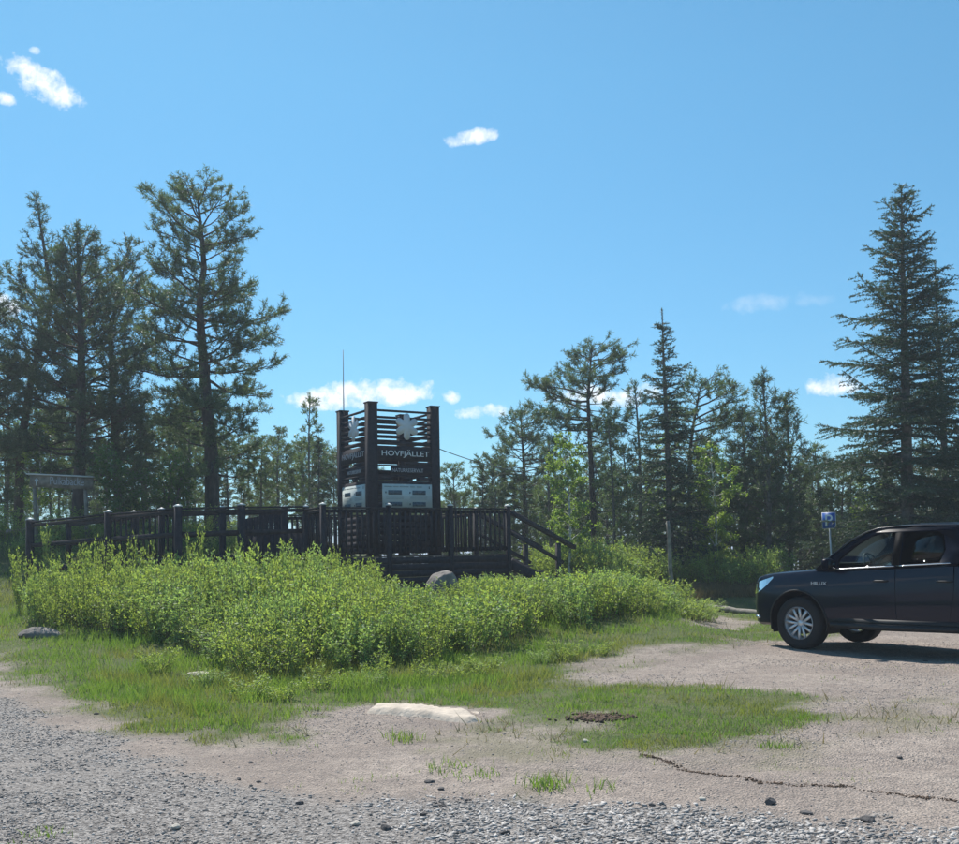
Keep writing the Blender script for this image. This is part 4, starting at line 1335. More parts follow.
def loft(sts):
    rings = []
    for x, w, zb, zs, zt in sts:
        h = body_section(w, zb, zs, zt)
        full = [(x, y, z) for y, z in h] + [(x, -y, z) for y, z in h[-2:0:-1]]
        rings.append(full)
    V = np.array(rings); m, n_ = V.shape[:2]
    i, j = np.meshgrid(np.arange(m - 1), np.arange(n_), indexing='ij'); j2 = (j + 1) % n_
    qd = np.stack([i * n_ + j, i * n_ + j2, (i + 1) * n_ + j2, (i + 1) * n_ + j], -1).reshape(-1, 4)
    return V.reshape(-1, 3), qd, n_, m
def dense(sts, k=4):
    sts = np.array(sts); xs = np.arange(len(sts)); t_ = np.linspace(0, len(sts) - 1, (len(sts) - 1) * k + 1)
    return [tuple(np.interp(t_, xs, sts[:, c])[i] for c in range(5)) for i in range(len(t_))]
V, qd, n_, m_ = loft(dense(ST, 3))
bm = bmesh.new()
vs_ = [bm.verts.new(v) for v in V]
for q4 in qd: bm.faces.new([vs_[k] for k in q4])
bm.faces.new([vs_[k] for k in range(n_)][::-1]); bm.faces.new([vs_[(m_ - 1) * n_ + k] for k in range(n_)])
bmesh.ops.recalc_face_normals(bm, faces=bm.faces)
me = bpy.data.meshes.new('body'); bm.to_mesh(me); bm.free()
def boolean_cut(me, cutters):
    o = bpy.data.objects.new('tmp_body', me); COL.objects.link(o)
    cs = []
    for c in cutters:
        co = bpy.data.objects.new('tmp_cutter', c); COL.objects.link(co); cs.append(co)
        md = o.modifiers.new('cut', 'BOOLEAN'); md.operation = 'DIFFERENCE'; md.object = co; md.solver = 'EXACT'
    dg = bpy.context.evaluated_depsgraph_get()
    r_ = bpy.data.meshes.new_from_object(o.evaluated_get(dg))
    bpy.data.objects.remove(o)
    for c in cs: bpy.data.objects.remove(c)
    return r_
def cyl_mesh(x, y0, y1, z, r_, n=40):
    bm = bmesh.new()
    M_ = Matrix.Translation((x, (y0 + y1) / 2, z)) @ Matrix.Rotation(math.pi / 2, 4, 'X')
    bmesh.ops.create_cone(bm, cap_ends=True, segments=n, radius1=r_, radius2=r_, depth=abs(y1 - y0), matrix=M_)
    me = bpy.data.meshes.new('cutter'); bm.to_mesh(me); bm.free(); return me
def shade_auto(me, ang=35):
    me.polygons.foreach_set('use_smooth', np.ones(len(me.polygons), dtype=bool))
    me.set_sharp_from_angle(angle=R(ang))
WR = .388
me = boolean_cut(me, [cyl_mesh(0, .45, 1.2, .40, .465), cyl_mesh(0, -1.2, -.45, .40, .465)])
shade_auto(me)
me.materials.clear()
body = link('body', me, MT['paint'], truck)
# bed
BS = [(-2.64, .92, .45, 1.235, 1.24), (-3.1, .92, .45, 1.245, 1.25), (-4.0, .92, .46, 1.255, 1.26), (-4.30, .91, .50, 1.255, 1.26), (-4.36, .89, .55, 1.24, 1.25)]
V, qd, n_, m_ = loft(dense(BS, 3))
bm = bmesh.new(); vs_ = [bm.verts.new(v) for v in V]
for q4 in qd: bm.faces.new([vs_[k] for k in q4])
bm.faces.new([vs_[k] for k in range(n_)]); bm.faces.new([vs_[(m_ - 1) * n_ + k] for k in range(n_)])
bmesh.ops.recalc_face_normals(bm, faces=bm.faces)
me = bpy.data.meshes.new('bed'); bm.to_mesh(me); bm.free()
bx = bmesh.new(); bmesh.ops.create_cube(bx, size=1, matrix=Matrix.Translation((-3.48, 0, 1.2)) @ Matrix.Diagonal((1.5, 1.5, .9, 1)))
bxm = bpy.data.meshes.new('c'); bx.to_mesh(bxm); bx.free()
me = boolean_cut(me, [cyl_mesh(-3.085, .45, 1.2, .40, .46), cyl_mesh(-3.085, -1.2, -.45, .40, .46), bxm])
shade_auto(me); me.materials.clear()
link('cargo_bed', me, MT['paint'], truck)

def side_y(x, z):
    """half width of the body side at x, z"""
    s_ = np.array(sorted(ST + BS)); 
    w = np.interp(x, s_[:, 0], s_[:, 1]); zb = np.interp(x, s_[:, 0], s_[:, 2]); zs = np.interp(x, s_[:, 0], s_[:, 3])
    f = (z - zb) / (zs - zb)
    return w * np.interp(f, [0, .16, .35, .55, .72, .86, 1.0], [.955, .985, 1.0, 1.0, .992, .975, .953])
def roof_y(z): return .885 - (z - 1.2) * .34
def side_patch(name, xl, xr, zb, zt, off, m, parent, sgn=1, nx_=10, nz_=14, thick=.012):
    """a panel lying on the body side; xl, xr functions of z"""
    g = Geo()
    Zs = np.linspace(zb, zt, nz_); V1, V0 = [], []
    for z in Zs:
        for f in np.linspace(0, 1, nx_):
            x = xl(z) * (1 - f) + xr(z) * f
            y = side_y(x, z)
            zz = z + (zt_fn(x) - zt) * max(0, (z - zb) / (zt - zb)) if zt_fn else z
            V1.append((x, sgn * (y + off), zz)); V0.append((x, sgn * (y + off - thick), zz))
    a = nx_ * nz_
    i, j = np.meshgrid(np.arange(nz_ - 1), np.arange(nx_ - 1), indexing='ij')
    f_ = np.stack([i * nx_ + j, i * nx_ + j + 1, (i + 1) * nx_ + j + 1, (i + 1) * nx_ + j], -1).reshape(-1, 4)
    if sgn < 0: f_ = f_[:, ::-1]
    rim = [k for k in range(nx_)] + [r_ * nx_ + nx_ - 1 for r_ in range(1, nz_)] + [(nz_ - 1) * nx_ + k for k in range(nx_ - 2, -1, -1)] + [r_ * nx_ for r_ in range(nz_ - 2, 0, -1)]
    rr_ = [(rim[k], a + rim[k], a + rim[(k + 1) % len(rim)], rim[(k + 1) % len(rim)]) for k in range(len(rim))]
    if sgn > 0: rr_ = [t_[::-1] for t_ in rr_]
    # outward orientation: local y is outward for the left side
    g.add(np.array(V1 + V0), t4=np.vstack([f_[:, ::-1], rr_]))
    me = g.mesh(name); bm = bmesh.new(); bm.from_mesh(me); bmesh.ops.recalc_face_normals(bm, faces=bm.faces); bm.to_mesh(me); bm.free()
    shade_auto(me, 40)
    return link(name, me, m, parent)
zt_fn = lambda x: 1.135 + (-x - .5) * .045
doors = []
for sg in (1, -1):
    d1 = side_patch('front_door', lambda z: -.515 - .0 * z, lambda z: -1.545, .47, 1.15, .007, MT['paint'], truck, sg)
    d2 = side_patch('rear_door', lambda z: -1.560, lambda z: -2.36 + .16 * max(0, (.85 - z)) ** 1 * 1.4, .47, 1.15, .007, MT['paint'], truck, sg)
    doors.append((d1, d2))
zt_fn = None
for sg, (d1, d2) in zip((1, -1), doors):
    for dr_, xh in ((d1, -1.34), (d2, -2.24)):
        g = Geo()
        y = side_y(xh, 1.0)
        xs = np.linspace(xh - .11, xh + .11, 9)
        g.tube([(x, sg * (y + .012 + .03 * (1 - ((x - xh) / .11) ** 4)), 1.02) for x in xs], [.006, .012, .014, .014, .014, .014, .014, .012, .006], 8, cap=True)
        g.build('door_handle', MT['trim'], dr_, smooth=True)
    # body side strip at the glass foot
    for dr_, x0, x1 in ((d1, -.60, -1.535), (d2, -1.57, -2.32)):
        g = Geo()
        xs = np.linspace(x0, x1, 8)
        pts = [(x, sg * .900, 1.165 + (-x - .5) * .045 + .012) for x in xs]
        g.tube(pts, .0085, 6, cap=True)
        g.build('chrome_strip', MT['chrome'], dr_, smooth=True)

# greenhouse: side frames with window openings
def belt(x): return 1.15 + (-x - .5) * .045
def plate(name, outer, holes, ymap, thick, m, parent, sg):
    loops_ = [outer] + holes
    flat = [p for l in loops_ for p in l]
    tris = tessellate_polygon([[Vector((x, z, 0)) for x, z in l] for l in loops_])
    n = len(flat)
    V = [(x, sg * ymap(z), z) for x, z in flat] + [(x, sg * (ymap(z) - thick), z) for x, z in flat]
    F3 = [tuple(t) for t in tris] + [(t[2] + n, t[1] + n, t[0] + n) for t in tris]
    F4 = []; o_ = 0
    for l in loops_:
        k = len(l)
        for i in range(k): F4.append((o_ + i, o_ + (i + 1) % k, n + o_ + (i + 1) % k, n + o_ + i))
        o_ += k
    me = make_mesh(name, V, F3, F4)
    bm = bmesh.new(); bm.from_mesh(me); bmesh.ops.recalc_face_normals(bm, faces=bm.faces); bm.to_mesh(me); bm.free()
    return link(name, me, m, parent)
ZR = 1.745
outer = [(-.30, 1.17), (-.62, belt(-.62)), (-1.55, belt(-1.55)), (-2.60, belt(-2.6) + .0), (-2.60, 1.45), (-2.52, ZR - .03), (-2.35, ZR + .01), (-1.9, ZR + .025), (-1.5, ZR + .02), (-1.22, ZR), (-1.05, ZR - .05), (-.8, 1.565), (-.55, 1.375)]
w1 = [(-.66, belt(-.66) + .05), (-1.48, belt(-1.48) + .045), (-1.48, 1.685), (-1.28, 1.675), (-1.12, 1.635), (-.92, 1.52), (-.66, 1.315)]
w2 = [(-1.60, belt(-1.6) + .045), (-2.16, belt(-2.16) + .045), (-2.22, 1.44), (-2.17, 1.64), (-2.08, 1.685), (-1.60, 1.69)]
for sg, (d1, d2) in zip((1, -1), doors):
    plate('cab_side', outer, [w1, w2], roof_y, .05, MT['cab_paint'], truck, sg)
    for hole, dr_, gm_ in ((w1, d1, MT['glass']), (w2, d2, MT['glass_dark'])):
        cx = sum(p[0] for p in hole) / len(hole); cz = sum(p[1] for p in hole) / len(hole)
        big = [(cx + (x - cx) * 1.03, cz + (z - cz) * 1.03) for x, z in hole]
        me_ = plate('window_glass', big, [], lambda z: roof_y(z) - .018, .004, gm_, dr_, sg)
    # black quarter strip on the B pillar
    plate('pillar_trim', [(-1.487, belt(-1.5) + .03), (-1.593, belt(-1.5) + .03), (-1.593, 1.69), (-1.487, 1.688)], [], lambda z: roof_y(z) + .003, .004, MT['matt_black'], truck, sg)
# roof
g = Geo()
xs = np.concatenate([np.linspace(-.30, -1.12, 2)[1:], np.linspace(-1.18, -2.58, 16)])
def roof_pt(x, f):
    hw = roof_y(ZR) + .004
    zc = np.interp(x, [-2.60, -2.45, -2.0, -1.6, -1.3, -1.12], [ZR + .015, ZR + .05, ZR + .075, ZR + .075, ZR + .055, ZR + .005])
    return (x + .09 * (1 - f * f) * np.interp(x, [-1.6, -1.12], [0, 1]), f * hw, zc - (zc - ZR + .0) * abs(f) ** 2.6 + (0 if abs(f) < 1 else .0))
fs = np.linspace(-1, 1, 19)
V = np.array([[roof_pt(x, f) for f in fs] for x in xs]); V2 = V - np.array([0, 0, .03])
a = len(xs) * len(fs)
i, j = np.meshgrid(np.arange(len(xs) - 1), np.arange(len(fs) - 1), indexing='ij'); w_ = len(fs)
f_ = np.stack([i * w_ + j, i * w_ + j + 1, (i + 1) * w_ + j + 1, (i + 1) * w_ + j], -1).reshape(-1, 4)
rim = [k for k in range(w_)] + [r_ * w_ + w_ - 1 for r_ in range(1, len(xs))] + [(len(xs) - 1) * w_ + k for k in range(w_ - 2, -1, -1)] + [r_ * w_ for r_ in range(len(xs) - 2, 0, -1)]
g.add(np.vstack([V.reshape(-1, 3), V2.reshape(-1, 3)]), t4=np.vstack([f_, f_[:, ::-1] + a, [(rim[k], a + rim[k], a + rim[(k + 1) % len(rim)], rim[(k + 1) % len(rim)]) for k in range(len(rim))]]))
me = g.mesh('roof'); bm = bmesh.new(); bm.from_mesh(me); bmesh.ops.recalc_face_normals(bm, faces=bm.faces); bm.to_mesh(me); bm.free(); shade_auto(me, 40)
link('roof', me, MT['paint'], truck)
for sg in (1, -1):   # drip rails
    g = Geo(); g.tube([(x, sg * (roof_y(z) + .004), z + .004) for x, z in ((-.34, 1.20), (-.56, 1.385), (-.8, 1.575), (-1.04, 1.70), (-1.22, ZR + .004), (-1.5, ZR + .022), (-1.9, ZR + .027), (-2.35, ZR + .012), (-2.52, ZR - .025))], .008, 6, cap=True)
    g.build('roof_rail', MT['paint'], truck, smooth=True)
# windscreen and rear window
def screen(name, x0, z0, hw0, x1, z1, hw1, bulge, m):
    g = Geo(); n1, n2 = 8, 15
    V = []
    for i in range(n1):
        t_ = i / (n1 - 1)
        for j in range(n2):
            f = -1 + 2 * j / (n2 - 1)
            V.append((x0 + (x1 - x0) * t_ + bulge * (1 - f * f), f * (hw0 + (hw1 - hw0) * t_), z0 + (z1 - z0) * t_))
    i, j = np.meshgrid(np.arange(n1 - 1), np.arange(n2 - 1), indexing='ij')
    g.add(V, t4=np.stack([i * n2 + j, i * n2 + j + 1, (i + 1) * n2 + j + 1, (i + 1) * n2 + j], -1).reshape(-1, 4))
    return g.build(name, m, truck, smooth=True)
screen('windscreen', -.30, 1.185, .86, -1.13, 1.745, .68, .10, MT['glass'])
screen('rear_window', -2.61, 1.25, .84, -2.56, 1.72, .68, -.02, MT['glass_dark'])
# interior
g = Geo(); g.box((-1.5, 0, 1.10), (1.08, .80, .03)); 
for sy in (.40, -.40):
    pass
# dark trough below the glass line
dash = Geo(); dash.box((-.62, 0, 1.225), (.20, .78, .045)); dash.build('dashboard', MT['interior'], truck)
for x, sy in ((-1.42, .38), (-1.42, -.38), (-2.28, .4), (-2.28, -.4), (-2.28, 0)):
    g = Geo(); rot = Matrix.Rotation(R(-12), 3, 'Y')
    g.tube([(x + .02, sy, 1.20), (x - .02, sy, 1.33), (x - .05, sy, 1.43)], [.20, .22, .17], 12, cap=True)
    v = g.v[0]; v[:, 0] = x + (v[:, 0] - x) * .38
    seat = g.build('seat', MT['interior'], truck, smooth=True)
    g = Geo(); g.tube([(x - .06, sy - .10, 1.535), (x - .06, sy, 1.54), (x - .06, sy + .10, 1.535)], [.06, .075, .06], 10, cap=True)
    v = g.v[0]; v[:, 0] = (x - .06) + (v[:, 0] - (x - .06)) * .6
    g.build('headrest', MT['interior'], seat, smooth=True)
g = Geo()
cw = Vector((-.93, .38, 1.24)); axd = Vector((-.86, 0, .5)).normalized(); e1 = Vector((0, 1, 0)); e2 = axd.cross(e1)
ring = [cw + (e1 * math.cos(a) + e2 * math.sin(a)) * .185 for a in np.linspace(0, 2 * math.pi, 25)]
g.tube([tuple(p) for p in ring], .015, 6)
for a in (0, math.pi, -math.pi / 2): g.bar(cw, cw + (e1 * math.cos(a) + e2 * math.sin(a)) * .18, .03, .015)
g.build('steering_wheel', MT['trim'], truck, smooth=True)
g = Geo(); g.box((-1.02, 0, 1.61), (.012, .12, .035)); g.build('rear_view_mirror', MT['trim'], truck)
# door mirrors
for sg, (d1, d2) in zip((1, -1), doors):
    g = Geo()
    bm = bmesh.new(); bmesh.ops.create_icosphere(bm, subdivisions=3, radius=1)
    for v in bm.verts:
        c = v.co; s_ = lambda a: math.copysign(abs(a) ** .6, a)
        v.co = Vector((-.60 + s_(c.x) * .06, sg * (1.03 + s_(c.y) * .105), 1.265 + s_(c.z) * .085 - .01))
    bm2 = bpy.data.meshes.new('mirror'); bm.to_mesh(bm2); bm.free(); shade_auto(bm2, 60)
    mo = link('door_mirror', bm2, MT['cab_paint'], d1)
    g = Geo(); g.bar((-.60, sg * .87, 1.185), (-.60, sg * .96, 1.215), .07, .035); g.build('mirror_arm', MT['trim'], mo)
    g = Geo(); g.box((-.664, sg * 1.03, 1.255), (.003, .085, .062)); g.build('mirror_glass', MT['glass_dark'], mo)
    # fender badge
    r_ = Vector((-1, 0, 0)) * sg
    x0 = -.26 if sg > 0 else -.51
    lettering('HILUX', (x0, sg * (side_y(-.42, .985) + .018), .955), r_, (0, 0, 1), .25, .048, MT['badge'], body, 'badge')
    # wheel arch lip
    for ax, bodyp in ((0, body),):
        g = Geo()
        pts = []
        for a in np.linspace(R(-14), R(194), 30):
            x = ax + .475 * math.cos(a); z = .40 + .475 * math.sin(a)
            pts.append((x, sg * (side_y(x, max(z, .40)) + .004), z))
        g.tube(pts, .014, 8, cap=True)
        g.build('wheel_arch', MT['trim'], bodyp, smooth=True)
    # inner wheel well
    g = Geo()
    aa = np.linspace(R(-20), R(200), 20)
    V = np.array([[(.462 * math.cos(a), sg * y, .40 + .462 * math.sin(a)) for a in aa] for y in (.50, .9)])
    k = np.arange(19)
    g.add(V.reshape(-1, 3), t4=np.stack([k, k + 1, 20 + k + 1, 20 + k], -1)); g.build('wheel_liner', MT['trim'], truck)
    # step bar
    g = Geo(); g.tube([(-.48, sg * .80, .42), (-.56, sg * .93, .385), (-1.5, sg * .945, .38), (-2.38, sg * .93, .385), (-2.46, sg * .80, .42)], [.02, .042, .045, .042, .02], 8, cap=True)
    g.build('side_step', MT['trim'], truck, smooth=True)
    # lower sill
    g = Geo(); g.bar((-.50, sg * .875, .44), (-2.55, sg * .875, .44), .06, .09); g.build('sill', MT['trim'], truck)
    # headlamp
    def lamp_pt(x, z, o_): 
        s__ = np.array(sorted(ST)); w = np.interp(x, s__[:, 0], s__[:, 1]); zs = np.interp(x, s__[:, 0], s__[:, 3]); zb = np.interp(x, s__[:, 0], s__[:, 2])
        f = (z - zb) / (zs - zb)
        y = w * np.interp(f, [0, .35, .72, 1.0, 1.1], [.97, 1, .992, .955, .90])
        return (x + .02 * o_, sg * (y + o_ * .9), z)
    for nm, mm, off, sh in (('headlight', MT['lamp'], .004, .9), ('headlight_lens', MT['lens'], .016, 1.0)):
        g = Geo(); V = []
        nx_, nz_ = 12, 5
        for i in range(nx_):
            t_ = i / (nx_ - 1); x = .835 + (.42 - .835) * t_
            zt_ = np.interp(t_, [0, .4, 1], [.93, 1.0, 1.075]); zb_ = np.interp(t_, [0, .35, .7, 1], [.80, .83, .93, 1.05])
            zm = (zt_ + zb_) / 2; zt_ = zm + (zt_ - zm) * sh; zb_ = zm + (zb_ - zm) * sh
            for j in range(nz_):
                V.append(lamp_pt(x, zb_ + (zt_ - zb_) * j / (nz_ - 1), off))
        i, j = np.meshgrid(np.arange(nx_ - 1), np.arange(nz_ - 1), indexing='ij')
        g.add(V, t4=np.stack([i * nz_ + j, i * nz_ + j + 1, (i + 1) * nz_ + j + 1, (i + 1) * nz_ + j], -1).reshape(-1, 4))
        if nm == 'headlight': hl = g.build(nm, mm, truck, smooth=True)
        else: g.build(nm, mm, hl, smooth=True)
    # fog lamp, bumper corner
    g = Geo(); g.lathe([(.0, .02), (.04, .015), (.05, 0), (.055, -.02)], 16, 'x', (.845, sg * .62, .53)); g.build('fog_light', MT['lamp'], truck, smooth=True)
    g = Geo(); g.tube([(.87, sg * .52, .47), (.85, sg * .68, .46), (.79, sg * .80, .46), (.68, sg * .87, .46)], .022, 8, cap=True); g.build('bumper_trim', MT['chrome'], truck, smooth=True)
    g = Geo(); g.box((-4.345, sg * .80, .98), (.03, .075, .17)); g.build('tail_light', MT['red'], truck)
# grille, plate, rear bumper
g = Geo(); g.box((.865, 0, .76), (.02, .52, .15)); gr = g.build('grille', MT['trim'], truck)
for k in range(3):
    g = Geo(); g.bar((.892, -.5, .66 + .09 * k), (.892, .5, .66 + .09 * k), .016, .022); g.build('grille_bar', MT['chrome'], gr)
g = Geo(); g.box((.875, 0, .50), (.006, .26, .055)); g.build('number_plate', MT['white'], truck)
g = Geo(); g.bar((-4.42, -.88, .56), (-4.42, .88, .56), .14, .18); g.build('rear_bumper', MT['trim'], truck)
g = Geo(); g.bar((.6, 0, .36), (-4.2, 0, .36), .9, .12); g.build('chassis', MT['trim'], truck)
# wheels
def wheel_parts(parent_pos, sg):
    w = bpy.data.objects.new('wheel', None)
    g = Geo()
    g.lathe([(.235, -.115), (.26, -.13), (.33, -.135), (.368, -.122), (.384, -.10), (WR, -.07), (WR, .07), (.384, .10), (.368, .122), (.33, .135), (.26, .13), (.235, .115)], 48, 'y')
    tm = g.mesh('tyre', True)
    g = Geo()
    g.lathe([(.235, .128), (.243, .12), (.24, .10), (.222, .08), (.218, -.10), (.235, -.12)], 48, 'y')
    rm = g.mesh('rim', True)
    g = Geo()
    g.lathe([(.0, .085), (.028, .085), (.034, .078), (.055, .07), (.06, .05), (.06, -.05)], 24, 'y')
    hm = g.mesh('hub', True)
    sp = Geo()
    for k in range(6):
        for s_ in (-1, 1):
            a0 = k * math.pi / 3 + R(3) * s_; a1 = k * math.pi / 3 + R(17) * s_
            pa = Vector((math.cos(a0) * .05, .068, math.sin(a0) * .05)); pb_ = Vector((math.cos(a1) * .228, .098, math.sin(a1) * .228))
            sp.bar(pa, pb_, .034, .026, up=(0, 1, 0))
    spm = sp.mesh('spokes')
    g = Geo(); g.lathe([(.0, .0), (.17, .0), (.17, -.03)], 32, 'y'); dm = g.mesh('brake_disc', True)
    return tm, rm, hm, spm, dm
wm = wheel_parts(None, 1)
for x, sg in ((0, 1), (0, -1), (-3.085, 1), (-3.085, -1)):
    tm, rm, hm, spm, dm = wm
    w = link('wheel', tm, MT['tyre'], truck, (x, sg * .775, WR))
    w.rotation_euler = (0, R(11), 0 if sg > 0 else math.pi)
    rim = link('rim', rm, MT['alloy'], w)
    link('hub', hm, MT['alloy'], w)
    link('spokes', spm, MT['alloy'], w, kind='stuff')
    link('brake_disc', dm, MT['trim'], w)

# ------------------------------------------------------------------ shrubs
shv = []
for k in range(7):
    hgt = 1.0
    geo = shrub(hgt, [24, 28, 20, 24, 28, 22, 18][k], [.5, .45, .55, .5, .5, .5, .3][k], None, LL=[.052, .046, .055, .05, .046, .06, .05][k], lw=[.024, .022, .026, .022, .02, .028, .024][k], per=40)
    shv.append((geo, MT['willow_leaf'] if k % 2 else MT['willow_leaf_yellow']))
shs = [None] * 7
def put_shrub(k, x, y, h, lab, gp, wide=1.0, name=None):
    name = name or ('shrub_sprig' if k == 6 else 'willow_shrub')  # the slim variant is a sprig of the same shrub, not a birch
    loc = (x, y, float(H(x, y)) - .03); rz = rng.random() * 6.28
    if shs[k] is None:
        shs[k] = tree_thing(name, lab, 'shrub', shv[k][0], MT['stem'], shv[k][1], loc, rz, wide, gp, crown='foliage', trunk='stems', scz=h)
    else:
        c_ = copy_thing(shs[k], lab, loc, rz, wide, gp, scz=h)
        c_.name = name
        if gp is None and 'group' in c_: del c_['group']
THICK = flatpoly([(10, 635), (18, 646), (100, 650), (170, 661), (215, 676), (270, 685), (330, 678), (420, 668), (500, 657), (600, 643), (690, 629), (700, 615), (690, 606)])
top_x = [-20, 8, 25, 100, 150, 250, 300, 335, 380, 440, 480, 560, 600, 660, 700]
top_y = [590, 560, 546, 534, 548, 556, 553, 564, 576, 588, 576, 572, 570, 574, 596]
pts = []
tries = 0
while tries < 9000 and len(pts) < 262:
    tries += 1
    x = rng.uniform(-11, 6); y = rng.uniform(11.5, 26)
    d = ray(480, 560)
    v = cam.matrix_world.inverted() @ Vector((x, y, 1.0))
    px = 479.5 - v.x / v.z * FPX
    if px < -2 or px > 700: continue
    # front edge on the ground
    ins = float(sdist(np.array([x]), np.array([y]), THICK)[0])
    front_y = np.interp(x, np.sort(THICK[:11, 0]), THICK[:11, 1][np.argsort(THICK[:11, 0])])
    if ins < 0 and not (y > front_y): continue
    # keep clear of the deck and fence
    dx = Vector((x, y, 0)) - D0
    u_, v_ = dx.dot(DU), dx.dot(DV)
    if -.3 < u_ < 6.4 and v_ > -.45: continue
    if u_ <= -.3 and v_ > .65: continue
    if px < 560 and y > 23.5: continue
    if any((x - a) ** 2 + (y - b_) ** 2 < .33 ** 2 for a, b_ in pts): continue
    if (x - P(442, 590, 20.3).x) ** 2 + (y - 19.9) ** 2 < .5 ** 2: continue
    cl = float(fbm(np.array([x * .75 + 3]), np.array([y * .75]), 141)[0])
    if cl < .36 and rng.random() < .8: continue
    pts.append((x, y))
    ty = np.interp(px, top_x, top_y) + abs(rng.normal()) * 5
    zt = P(px, ty, y).z - float(H(x, y))
    edge = y - front_y
    h = min(zt * 1.04, .74 + (.11 if px < 500 else .2) * max(edge, 0) + .15 * rng.random())
    h = max(h, .35) * (.80 + .28 * rng.random()) * (.72 + .5 * min(1, max(0, (cl - .32) / .3)) ** .8)
    zone = 'left' if px < 330 else ('middle' if px < 520 else 'right')
    k = int(rng.integers(0, 6))
    k = int((cl * 37) % 6) if rng.random() < .6 else k
    col = 'grey-green' if k % 2 else 'yellow-green'
    put_shrub(k, x, y, h, {'left': col + ' leafy shrub in the tall thicket in front of the ramp fence', 'middle': col + ' leafy shrub in the thicket in front of the tower deck', 'right': col + ' leafy shrub in the low thicket between steps and pickup'}[zone],
              '%s shrubs in the %s part of the thicket' % (col, zone), wide=.85 + .3 * rng.random())
print('shrubs', len(pts))
# tall sprigs standing out of the thicket
for px, ytop, Yy, lab in ((137, 527, 21.0, 'tall leafy sprig rising in front of the fence post nearest the hanging sign'), (192, 519, 21.2, 'tall leafy sprig rising right of the third fence post'), (248, 531, 21.6, 'tall leafy sprig by the fence post before the boarded ramp'),
                          (52, 520, 23.6, 'tall leafy sprig rising beneath the hanging wooden sign'), (300, 546, 20.4, 'tall leafy sprig in front of the railing corner'), (373, 552, 20.4, 'tall leafy sprig in front of the tower deck'),
                          (329, 543, 21, 'thin leafy sprig beside the first deck post'), (96, 530, 21.6, 'leafy sprig rising left of the second fence post')):
    b = base_at(px, Yy); h = P(px, ytop, Yy).z - b.z
    k = 6
    geo_needed = shs[6] is None
    put_shrub(6, b.x, b.y, h, lab, None, .55)
for k in range(56):
    px = 20 + 650 * (k + rng.random()) / 56
    Yy = np.interp(px, [0, 330, 520, 690], [20.5, 20.3, 20.6, 22.5]) - 3.5 * rng.random()
    b = base_at(px, Yy); ty = np.interp(px, top_x, top_y) + (np.interp(px, [0, 330, 520, 690], [20.5, 20.3, 20.6, 22.5]) - Yy) * 9 - 14 * rng.random() ** 2
    put_shrub(6, b.x, b.y, max(.5, P(px, ty, Yy).z - b.z), 'thin leafy sprig standing a little above the thicket', 'sprigs standing above the thicket', .55 + .2 * rng.random())
for k in range(13):
    px = 150 + 470 * (k + rng.random()) / 13
    f_ = G(px, np.interp(px, [150, 270, 420, 600], [672, 700, 684, 655]) - 6 + 10 * rng.random())
    put_shrub(int(rng.choice([1, 2, 6])), f_.x, f_.y, .22 + .22 * rng.random(), 'low leafy seedling in the grass at the front edge of the thicket', 'low seedlings along the front of the thicket', .45 + .2 * rng.random())
# shrubs at the foot of the trees, right
for k in range(44):
    px = 535 + 245 * (k + rng.random()) / 44
    Yy = 27.6 + 3.2 * rng.random()
    b = base_at(px, Yy)
    put_shrub(int(rng.integers(0, 6)), b.x, b.y, .7 + .6 * rng.random(), 'light green shrub at the foot of the trees beyond the log', 'shrubs at the foot of the trees on the right', 1.0 + .3 * rng.random(), name='bush')
for k in range(14):
    px = 800 + 300 * (k + rng.random()) / 14
    Yy = 24.5 + 3 * rng.random()
    b = base_at(px, Yy)
    put_shrub(int(rng.integers(0, 6)), b.x, b.y, .7 + .5 * rng.random(), 'light green shrub at the wood edge behind the pickup', 'shrubs behind the pickup', 1.1, name='bush')
for k in range(26):
    px = -60 + 390 * (k + rng.random()) / 26
    Yy = 26.3 + 3 * rng.random()
    b = base_at(px, Yy)
    put_shrub(int(rng.integers(0, 6)), b.x, b.y, .5 + .6 * rng.random(), 'green shrub under the pines behind the fence', 'shrubs under the pines behind the fence', 1.1, name='bush')

# ------------------------------------------------------------------ grass, gravel, small stuff
def scatter(n, x0, x1, y0, y1, dens_fn, dist_pow=1.0):
    """points with a density that follows dens_fn and thins with distance"""
    y = y0 * (y1 / y0) ** rng.random(n)
    half = .52 * y + .6
    x = (rng.random(n) * 2 - 1) * half
    x = x + 0
    keep = (x > x0) & (x < x1) & (rng.random(n) < dens_fn(x, y))
    return x[keep], y[keep]
def blades(x, y, hgt, wid, m, name, label=None, lean=.35):
    n = len(x); z = H(x, y)
    a = rng.random(n) * 6.28
    side = np.stack([np.cos(a), np.sin(a), np.zeros(n)], -1) * (wid * (.7 + .6 * rng.random(n)))[:, None] / 2
    h = hgt * (.5 + .8 * rng.random(n))
    ln = rng.normal(size=(n, 2)) * lean * h[:, None]
    base = np.stack([x, y, z - .01], -1)
    mid = base + np.stack([ln[:, 0] * .3, ln[:, 1] * .3, h * .55], -1)
    tip = base + np.stack([ln[:, 0], ln[:, 1], h], -1)
    v = np.stack([base - side, base + side, mid + side * .7, mid - side * .7, tip], 1).reshape(-1, 3)
    k = np.arange(n)[:, None] * 5
    g = Geo()
    if n > 3000:
        v = np.stack([base - side, base + side, tip], 1).reshape(-1, 3); k = np.arange(n)[:, None] * 3
        g.add(v, t3=k + [0, 1, 2])
    else: g.add(v, t3=k + [3, 2, 4], t4=k + [0, 1, 2, 3])
    return g.build(name, m, kind='stuff')
